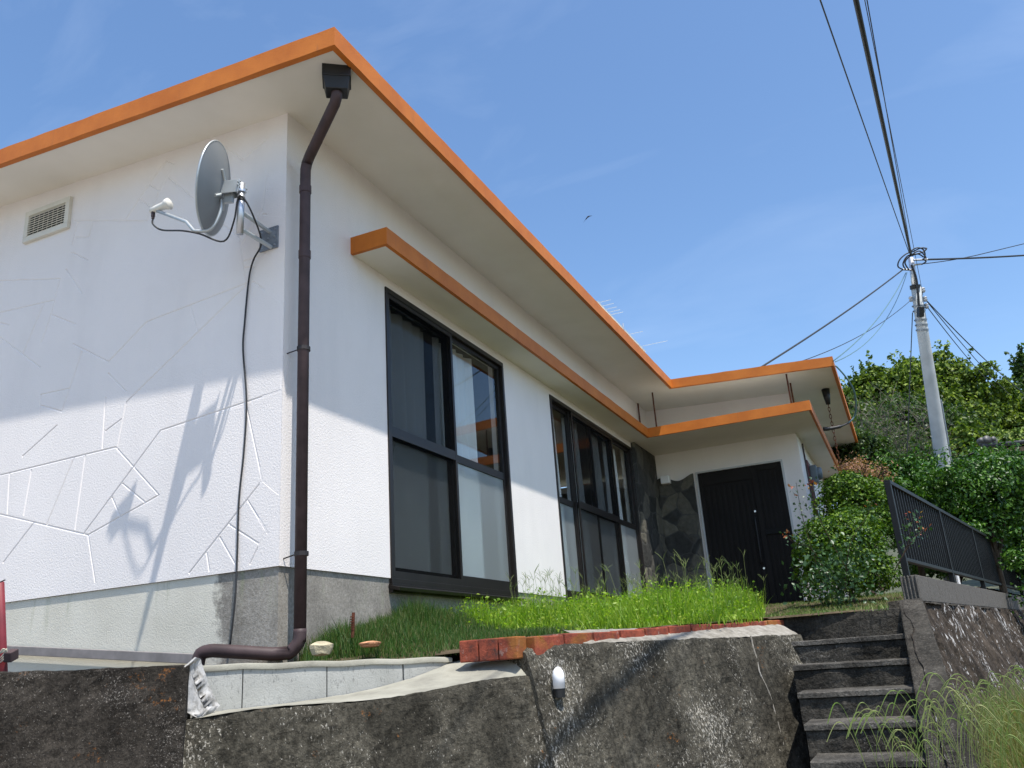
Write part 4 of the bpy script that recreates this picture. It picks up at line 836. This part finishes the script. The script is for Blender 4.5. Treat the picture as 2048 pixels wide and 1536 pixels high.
# ------------------------------------------------------------------ shrubs and trees
def crown_pts(clumps, n, shell=.72, rough=.18):
    w_ = np.array([c[1][0]*c[1][1]+c[1][0]*c[1][2] for c in clumps]); w_ = w_/w_.sum(); idx = RNG.choice(len(clumps), n, p=w_)
    cen = np.array([tuple(c[0]) for c in clumps])[idx]; rad = np.array([c[1] for c in clumps])[idx]
    d = RNG.normal(size=(n, 3)); d /= np.linalg.norm(d, axis=1)[:, None]; d[:, 2] = np.where(d[:, 2] < -.55, -d[:, 2], d[:, 2])
    r = shell+(1.06-shell)*RNG.random(n)**.6; r *= 1+rough*noise3(d[:, 0]*3+cen[:, 0], d[:, 1]*3+cen[:, 1], d[:, 2]*3+cen[:, 2], 5)
    return cen+d*rad*r[:, None], d
def plant(name, base, clumps, n, size, mat, label, cat, group=None, trunk=.1, branch='bark', shell=.72, elong=1.6, trunkname='trunk', nb=8, spray=0):
    base = Vector(base); o = empty(name, base, label, cat, group); C, D = crown_pts(clumps, n, shell)
    if spray:
        m = n//6; na_ = max(20, m//16); ai = RNG.integers(0, n, na_); k_ = RNG.integers(0, na_, m); t_ = RNG.random(m)[:, None]; dr_ = D[ai]*.8+RNG.normal(size=(na_, 3))*.35; dr_[:, 2] += .45; dr_ /= np.linalg.norm(dr_, axis=1)[:, None]
        C[:m] = C[ai][k_]+dr_[k_]*t_*spray*(.5+RNG.random(na_)[k_][:, None])+RNG.normal(size=(m, 3))*spray*.07
    scatter_leaves(C, RNG.uniform(.7, 1.3, n)*size, mat, 'crown' if 'tree' in name else 'foliage', o, .35, elong, D)
    b = MB(); cs = clumps[:nb]; top = sum((Vector(c[0]) for c in cs), Vector())/len(cs); m0 = base.lerp(top, .45)
    b.tube([base, base.lerp(m0, .5)+Vector((trunk*.3, 0, 0)), m0], [trunk, trunk*.85, trunk*.7], 8)
    for c in cs: e_ = Vector(c[0])+Vector((0, 0, .4*c[1][2])); b.tube([m0, m0.lerp(e_, .5)+Vector((0, 0, .1*c[1][2])), e_], [trunk*.6, trunk*.35, trunk*.1], 6)
    b.build(trunkname, M[branch], o); return o
# clipped azaleas by the door
def clumpset(px, py, d, wpx, hpx, k=1.0, n=6, seed=0, dz=.6):
    rg = random.Random(seed); c0 = at(px, py, d); W, H = wpx*d/FPX, hpx*d/FPX; L = [(c0, (W*.36*k, W*.36*k, H*.40*k))]
    for i in range(n):
        a_ = 6.28*i/n+rg.random(); p = c0+CR*(W*.27*math.cos(a_))+Vector((0, 0, 1))*(H*.24*math.sin(a_))+CF*rg.uniform(-dz, dz)*W*.3; s_ = rg.uniform(.20, .29); L.append((p, (W*s_, W*s_, H*s_)))
    return L
c = at(1688, 1122, 8.3); plant('azalea_bush', (c.x, c.y, gz(2.6, c.y)-.05), clumpset(1692, 1125, 8.3, 215, 215, 1, 7, 2), 15000, .022, M['leaf_azalea'], 'nearer rounded azalea bush right of the front door', 'bush', 'clipped azalea bushes by the door', .03, 'bark', .8)
c = at(1712, 1010, 9.8); plant('azalea_bush', (c.x, c.y, -.35), clumpset(1715, 1015, 9.9, 170, 130, 1, 7, 5), 9000, .024, M['leaf_azalea'], 'farther azalea bush behind the nearer one beside the fence post', 'bush', 'clipped azalea bushes by the door', .03, 'bark', .8)
# rose with larger glossy leaves and thin shoots
rose = empty('rose_bush', at(1690, 1200, 7.9), 'glossy-leaved rose bush with thin red-tipped shoots in front of the azaleas', 'rose bush')
C = [tuple(at(random.gauss(1680, 42), random.gauss(1150, 36), random.uniform(7.25, 7.7))) for _ in range(850)]; scatter_leaves(C, RNG.uniform(.018, .042, len(C)), M['leaf_rose'], 'foliage', rose, .5, 1.5)
shoots = [[(1640, 1150), (1612, 1060), (1600, 1010), (1592, 965)], [(1660, 1160), (1625, 1100), (1585, 1083), (1570, 1062)], [(1700, 1150), (1640, 1040), (1628, 990), (1622, 960)], [(1790, 1140), (1815, 1090), (1822, 1050), (1828, 1025)], [(1800, 1120), (1830, 1075), (1852, 1058)], [(1690, 1180), (1700, 1090), (1735, 1030), (1745, 1000)]]
lc, rc_ = [], []
for s_ in shoots:
    d0 = 7.4 if s_[0][0] < 1750 else 5.9
    P_ = smooth_path([at(x, y, d0) for x, y in s_], 6); b = MB(); b.tube(P_, [.004*(1-.6*i/len(P_)) for i in range(len(P_))], 5, False); b.build('shoot', M['branch_brown'], rose)
    for i, p in enumerate(P_[4:]):
        for _ in range(3): q = p+Vector((random.uniform(-.06, .06), random.uniform(-.06, .06), random.uniform(-.03, .03))); (rc_ if i > len(P_)-9 and random.random() < .6 else lc).append(tuple(q))
scatter_leaves(lc, RNG.uniform(.015, .03, len(lc)), M['leaf_rose'], 'shoot_leaves', rose, .5, 1.5); scatter_leaves(rc_, RNG.uniform(.012, .026, len(rc_)), M['leaf_red'], 'red_leaves', rose, .5, 1.8)
# reddish dried flower clusters and twiggy shrub by the house end
tw = empty('twiggy_shrub', at(1790, 1060, 14), 'bare grey twiggy shrub with thin foliage beyond the end of the roof', 'shrub')
b = MB(); tl = []; rg = random.Random(12)
for k in range(210):
    x0 = rg.uniform(1700, 1870); p0 = (x0, 1060); e_ = (x0+rg.uniform(-60, 60), rg.uniform(800, 985)); 
    if e_[0] < 1700: continue
    d = rg.uniform(17.6, 19.6); m = ((p0[0]*.4+e_[0]*.6)+rg.uniform(-25, 25), (p0[1]+e_[1])/2); P_ = smooth_path([at(*p0, d), at(*m, d), at(*e_, d)], 5)
    b.tube(P_, [.009*(1-.8*i/len(P_)) for i in range(len(P_))], 4, False)
    for _ in range(7):
        q = P_[rg.randint(3, len(P_)-1)]; t = q+Vector((rg.uniform(-.45, .45), rg.uniform(-.3, .3), rg.uniform(-.05, .5))); b.tube([q, q.lerp(t, .5)+Vector((0, 0, .03)), t], [.004, .003, .0015], 3, False); tl += [tuple(q.lerp(t, rg.random())+Vector((rg.uniform(-.1, .1), rg.uniform(-.1, .1), rg.uniform(-.1, .1)))) for _ in range(7)]
b.build('branches', M['twig_grey'], tw); scatter_leaves(tl, RNG.uniform(.03, .06, len(tl)), M['leaf_hill_dark'], 'foliage', tw, .3, 1.5)
dr = empty('dried_shrub', at(1735, 1000, 11), 'shrub with pinkish brown dried flower clusters at the end of the canopy', 'shrub'); C = []
for cx, cy, s_ in ((1708, 928, 16), (1725, 935, 14), (1755, 945, 17), (1740, 960, 20), (1695, 938, 10)): C += [tuple(at(random.gauss(cx, s_), random.gauss(cy, s_*.55), random.uniform(10.8, 11.3))) for _ in range(220)]
scatter_leaves(C, RNG.uniform(.012, .028, len(C)), M['leaf_dry'], 'flower_clusters', dr, .3, 1.3)
b = MB()
for k in range(22): b.tube([at(random.uniform(1705, 1760), 1010, 11), at(random.uniform(1690, 1775), random.uniform(925, 965), 11)], .005, 4, False)
b.build('stems', M['branch_brown'], dr)
# broad hedge behind the fence
def hedge(name, rows, n, size, label, seed, dz=.5):
    cl = []
    for px, py, d, w2, h2 in rows:
        rg = random.Random(seed+px); base_ = clumpset(px, py, d, w2, h2, .82, 5, seed+px, dz); cl += base_; W, H = w2*d/FPX, h2*d/FPX
        for k in range(16): a_ = rg.uniform(0, 6.28); q_ = rg.uniform(.2, .48); ss = rg.uniform(.07, .13)*W; cl.append((at(px, py, d)+CR*(W*q_*math.cos(a_))+Vector((0, 0, 1))*(H*q_*math.sin(a_))-CF*rg.uniform(.0, .38)*W, (ss, ss, ss*.7)))
    c = at(rows[0][0], rows[0][1], rows[0][2]); return plant(name, (c.x, c.y, -.4), cl, n, size, M['leaf_hedge'], label, 'hedge', 'evergreen hedge plants behind the black fence', .05, 'bark', .55, 1.9, 'stem', 6, .30)
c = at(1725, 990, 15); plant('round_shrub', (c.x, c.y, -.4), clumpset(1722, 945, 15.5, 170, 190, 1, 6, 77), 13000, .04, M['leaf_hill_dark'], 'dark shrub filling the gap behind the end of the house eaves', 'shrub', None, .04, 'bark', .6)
hedge('hedge_shrub', [(1960, 1010, 11.0, 260, 215), (2030, 1080, 12.8, 200, 240), (1900, 1010, 11.5, 190, 170), (2000, 965, 12, 190, 120)], 50000, .030, 'tall glossy hedge plant right of the utility pole', 3)
hedge('hedge_shrub', [(1810, 990, 11.6, 190, 150), (1750, 1030, 11, 130, 110), (1850, 1060, 11, 180, 160)], 28000, .029, 'lower glossy hedge plant left of the utility pole', 9)
hedge('hedge_shrub', [(1900, 1090, 12.4, 220, 170), (2075, 1110, 12.6, 120, 180), (2095, 1230, 10.0, 80, 150)], 34000, .028, 'low hedge plant directly behind and beside the far fence end', 15)
# trees on the hill
def hill_tree(px, py, d, w2, h2, n, size, mat, label, seed, zb):
    cl = clumpset(px, py, d, w2, h2, .8, 9, seed, 1.0); rg = random.Random(seed+40); W, H = w2*d/FPX, h2*d/FPX
    for k in range(34):
        a_ = rg.uniform(0, 6.283); q_ = rg.uniform(.25, .52); ss = rg.uniform(.07, .12)*W; cl.append((at(px, py, d)+CR*(W*q_*math.cos(a_))+Vector((0, 0, 1))*(H*q_*math.sin(a_)*.95)-CF*rg.uniform(0, .35)*W, (ss, ss, ss*.7))); c = at(px, py, d)
    plant('hill_tree', (c.x, c.y, zb), cl, n, size, M[mat], label, 'tree', 'evergreen trees on the hill', .22, 'bark', .55, 1.5, 'trunk', 8, .45)
hill_tree(1880, 800, 30, 210, 190, 26000, .095, 'leaf_hill', 'tallest hill tree, directly behind the utility pole', 1, 1.5)
hill_tree(1760, 820, 29, 150, 170, 18000, .095, 'leaf_hill', 'hill tree nearest the roof corner, left of the pole', 2, 1.2)
hill_tree(1975, 850, 31, 180, 170, 21000, .095, 'leaf_hill', 'yellow green hill tree right of the pole', 3, 1.5)
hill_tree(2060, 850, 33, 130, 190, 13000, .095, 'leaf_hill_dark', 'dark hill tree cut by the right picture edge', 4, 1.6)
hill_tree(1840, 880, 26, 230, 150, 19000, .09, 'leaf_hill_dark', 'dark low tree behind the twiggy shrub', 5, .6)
hill_tree(1960, 920, 25, 230, 130, 19000, .09, 'leaf_hill', 'low bushy tree behind the tiled roof', 6, .6)
hill_tree(2052, 745, 36, 50, 90, 1500, .12, 'leaf_hill_dark', 'small tree top above the others at the right edge', 7, 2)
# neighbour's tiled roof
nr_ = empty('neighbour_house', at(2010, 1000, 21), 'grey tiled roof end of a neighbouring house above the hedge', 'house')
pR = at(1962, 890, 21); dR = Vector((.93, .25, 0)).normalized(); nR = Vector((-.25, .93, 0)).normalized(); b = MB(); P = []
for i in range(90):
    for j in range(12):
        s_, t = i*.06, j*.28; P.append(pR+dR*s_+nR*(t)-Vector((0, 0, .12))+Vector((0, 0, t*.10+.025*math.sin(i*1.3))))
b.grid(P, 90, 12); P2 = [p-Vector((0, 0, .09)) for p in P]; b.grid(P2, 90, 12, True); b.build('roof', M['roof_tile'], nr_, smooth=True)
b = MB(); b.obox(pR+dR*2.6+Vector((0, .05, -.02)), dR, nR, Vector((0, 0, 1)), 2.6, .09, .035); b.obox(pR+dR*.18+Vector((0, .03, .05)), dR, nR, Vector((0, 0, 1)), .20, .07, .05)
for q, rr0 in ((.02, .07), (.15, .10), (.30, .065)): b.tube([pR+dR*q+nR*-.06+Vector((0, 0, .11)), pR+dR*q+nR*.10+Vector((0, 0, .11))], rr0, 12)
b.build('ridge_tile', M['roof_tile'], nr_, smooth=True)
b = MB(); b.obox(pR+dR*2.7+nR*1.6-Vector((0, 0, 1.6)), dR, nR, Vector((0, 0, 1)), 2.4, 1.3, 1.3); b.build('wall', M['vent_cream'], nr_)
b = MB(); b.obox(pR+dR*2.7-Vector((0, 0, .2)), dR, nR, Vector((0, 0, 1)), 2.7, .04, .05); b.build('gutter', M['bark'], nr_)

# ------------------------------------------------------------------ utility pole and wires
DP = 17.0
pole = empty('utility_pole', at(1912, 1100, DP), 'tall tapered concrete utility pole rising out of the hedge', 'utility pole')
b = MB(); b.tube([at(1912, 1100, DP), at(1892, 967, DP), at(1846, 668, DP), at(1832, 575, DP)], [.160, .145, .108, .094], 24); b.build('shaft', M['pole_concrete'], pole, smooth=True)
b = MB(); b.tube([at(1832, 590, DP), at(1822, 515, DP)], [.062, .055], 16); b.build('pole_top', M['galvanised'], pole, smooth=True)
b = MB(); b.tube([at(1831, 578, DP), at(1830, 570, DP)], .10, 16); b.build('top_band', M['hopper_black'], pole)
b = MB(); b.tube([at(1907, 960, DP-.02), at(1880, 800, DP-.02)], .035, 8); b.build('side_conduit', M['plate_steel'], pole)
def rel(px, py, d=DP): return at(px, py, d)
for yy in (612, 622, 640, 650, 660): 
    xc = 1822+(yy-520)*.16; b = MB(); r1 = .11+(yy-600)*.0001; b.tube([rel(xc, yy-2), rel(xc+.3, yy+2)], r1, 16); b.tube([rel(xc-13, yy+1), rel(xc+13, yy-2)], .012, 6); b.build('clamp_band', M['plate_steel'], pole)
b = MB(); b.obox(rel(1841, 624, DP-.16), CR, CU, CF, .05, .10, .06); b.build('junction_box', M['hopper_black'], pole, bevel=.01)
for px, py in ((1850, 598), (1853, 612), (1822, 598), (1846, 580)): b = lathe(rel(px, py, DP-.05), [(-.05, .001), (-.05, .03), (-.02, .045), (.0, .028), (.02, .045), (.05, .03), (.05, .001)], 10); b.build('insulator', M['insulator'], pole)
b = MB(); b.tube([rel(1826, 520, DP-.08), rel(1855, 519, DP-.05)], .02, 8); b.tube([rel(1826, 530, DP-.08), rel(1842, 528, DP-.05)], .02, 8); b.tube([rel(1826, 540, DP-.05), rel(1804, 539, DP-.05)], .02, 8); b.build('crossarm', M['galvanised'], pole)
b = MB()
for k, pts in enumerate(([(1806, 539), (1796, 533), (1799, 520), (1812, 508), (1826, 503), (1842, 496), (1854, 497)], [(1812, 540), (1806, 528), (1815, 512), (1832, 508), (1846, 504), (1853, 498)], [(1818, 540), (1810, 525), (1820, 512), (1838, 502), (1850, 512), (1852, 518)], [(1818, 505), (1832, 496), (1845, 498), (1850, 508), (1848, 518)], [(1822, 512), (1836, 508), (1847, 514)], [(1845, 518), (1852, 523), (1843, 529)])):
    b.tube(smooth_path([rel(x, y, DP-.12-.05*(k % 3)) for x, y in pts], 6), .014, 6)
b.build('jumper_cables', M['cable_black'], pole, smooth=True)
b = MB(); b.tube(smooth_path([rel(1823, 530, DP-.1), rel(1833, 560, DP-.13), rel(1838, 612, DP-.16)], 5), .022, 6); b.build('riser_cable', M['cable_black'], pole)
def sag(p, q, s=.0, n=16): return [p.lerp(q, i/n)-Vector((0, 0, 4*s*(i/n)*(1-i/n))) for i in range(n+1)]
def far(p, q, k): return p.lerp(q, k)
def wire(name, pts, r0, label, mat='cable_black', group='overhead wires from the utility pole'): b = MB(); b.tube(pts, r0, 6, False); tag(b.build(name, M[mat], smooth=True), label, 'wire', group)
wire('overhead_cable', sag(rel(1818, 505, DP-.1), far(rel(1818, 505, DP-.1), at(1600, -130, 7.0), 2.2), .2, 40), .008, 'thin wire left of the thick cable, running up out of the picture')
wire('overhead_cable', [rel(1822, 510, DP-.1), Vector((3.45, .30, 3.93)), Vector((3.37, -.87, 4.17)), Vector((3.1, -5, 5.2)), Vector((2.9, -14, 8))], .026, 'thick black cable running from the pole top out of the picture')
wire('overhead_cable', sag(rel(1825, 520, DP-.1), far(rel(1825, 520, DP-.1), at(1710, -120, 6.6), 2.2), .2, 40), .0055, 'thin wire just right of the thick cable')
wire('overhead_cable', sag(rel(1846, 590, DP-.1), far(rel(1846, 590, DP-.1), at(1704, -120, 7.6), 2.2), .2, 40), .005, 'thin wire ending lower on the pole, right of the thick cable')
wire('side_cable', sag(rel(1855, 519, DP), far(rel(1855, 519, DP), at(2120, 482, 20), 4), .4, 30), .020, 'thick cable leaving the pole top to the right')
wire('side_cable', sag(rel(1842, 528, DP), at(1955, 510, 18), .02, 8)+sag(at(1955, 510, 18), far(at(1955, 510, 18), at(2120, 470, 20), 5), .0, 20)[1:], .009, 'thin wire twisting round the thick cable on the right')
for k, (x0, y0, x1, y1) in enumerate(((1850, 598, 1990, 760), (1852, 600, 2005, 745), (1856, 604, 2022, 760), (1853, 612, 1960, 745))):
    wire('side_wire', sag(rel(x0, y0), at(x1+30, y1+30, 27), .12), .009, ('lowest', 'uppermost', 'second', 'third')[k]+' of the four thin wires falling right from the pole to the hill trees')
wire('service_drop', sag(rel(1806, 539), onp(1505, 745, 'z', 2.93), .05), .014, 'black wire falling left from the pole behind the roof')
wire('service_drop', sag(rel(1822, 600), onp(1560, 736, 'z', 2.93), .15), .006, 'faint thin wire falling left below the black one')
ec = Vector((2.778, 7.32, zs(2.778, 7.32)+.06)); de = depth(ec)
wire('service_drop', sag(rel(1812, 545), ec, .16), .008, 'twisted blue-grey wire from the pole to the roof corner, left strand', 'cable_blue')
wire('service_drop', sag(rel(1814, 545), ec+Vector((.02, .05, 0)), .30), .006, 'twisted blue-grey wire from the pole to the roof corner, right strand', 'cable_blue')
wire('pole_drop', sag(rel(1825, 625), rel(1813, 940, DP-.5), .0), .009, 'single wire hanging straight down left of the pole')
b = MB(); pts = [(1671, 731, de), (1690, 752, de+.0), (1707, 780, de+.1), (1712, 810, de+.3), (1709, 832, de+.4), (1697, 846, de+.35)]
b.tube(smooth_path([at(*q) for q in pts], 6), .011, 6); lp = b.build('entry_cable', M['cable_blue'], smooth=True); tag(lp, 'looping cable from the roof corner back under the eave', 'cable')
b = MB(); b.tube(smooth_path([at(1697, 846, de+.35), at(1680, 853, de+.3), at(1660, 857, de+.3), at(1647, 858, de+.3)], 4), [.012]*4+[.022]*5+[.026]*4, 8); b.build('cable_sleeve', M['cable_black'], lp, smooth=True)
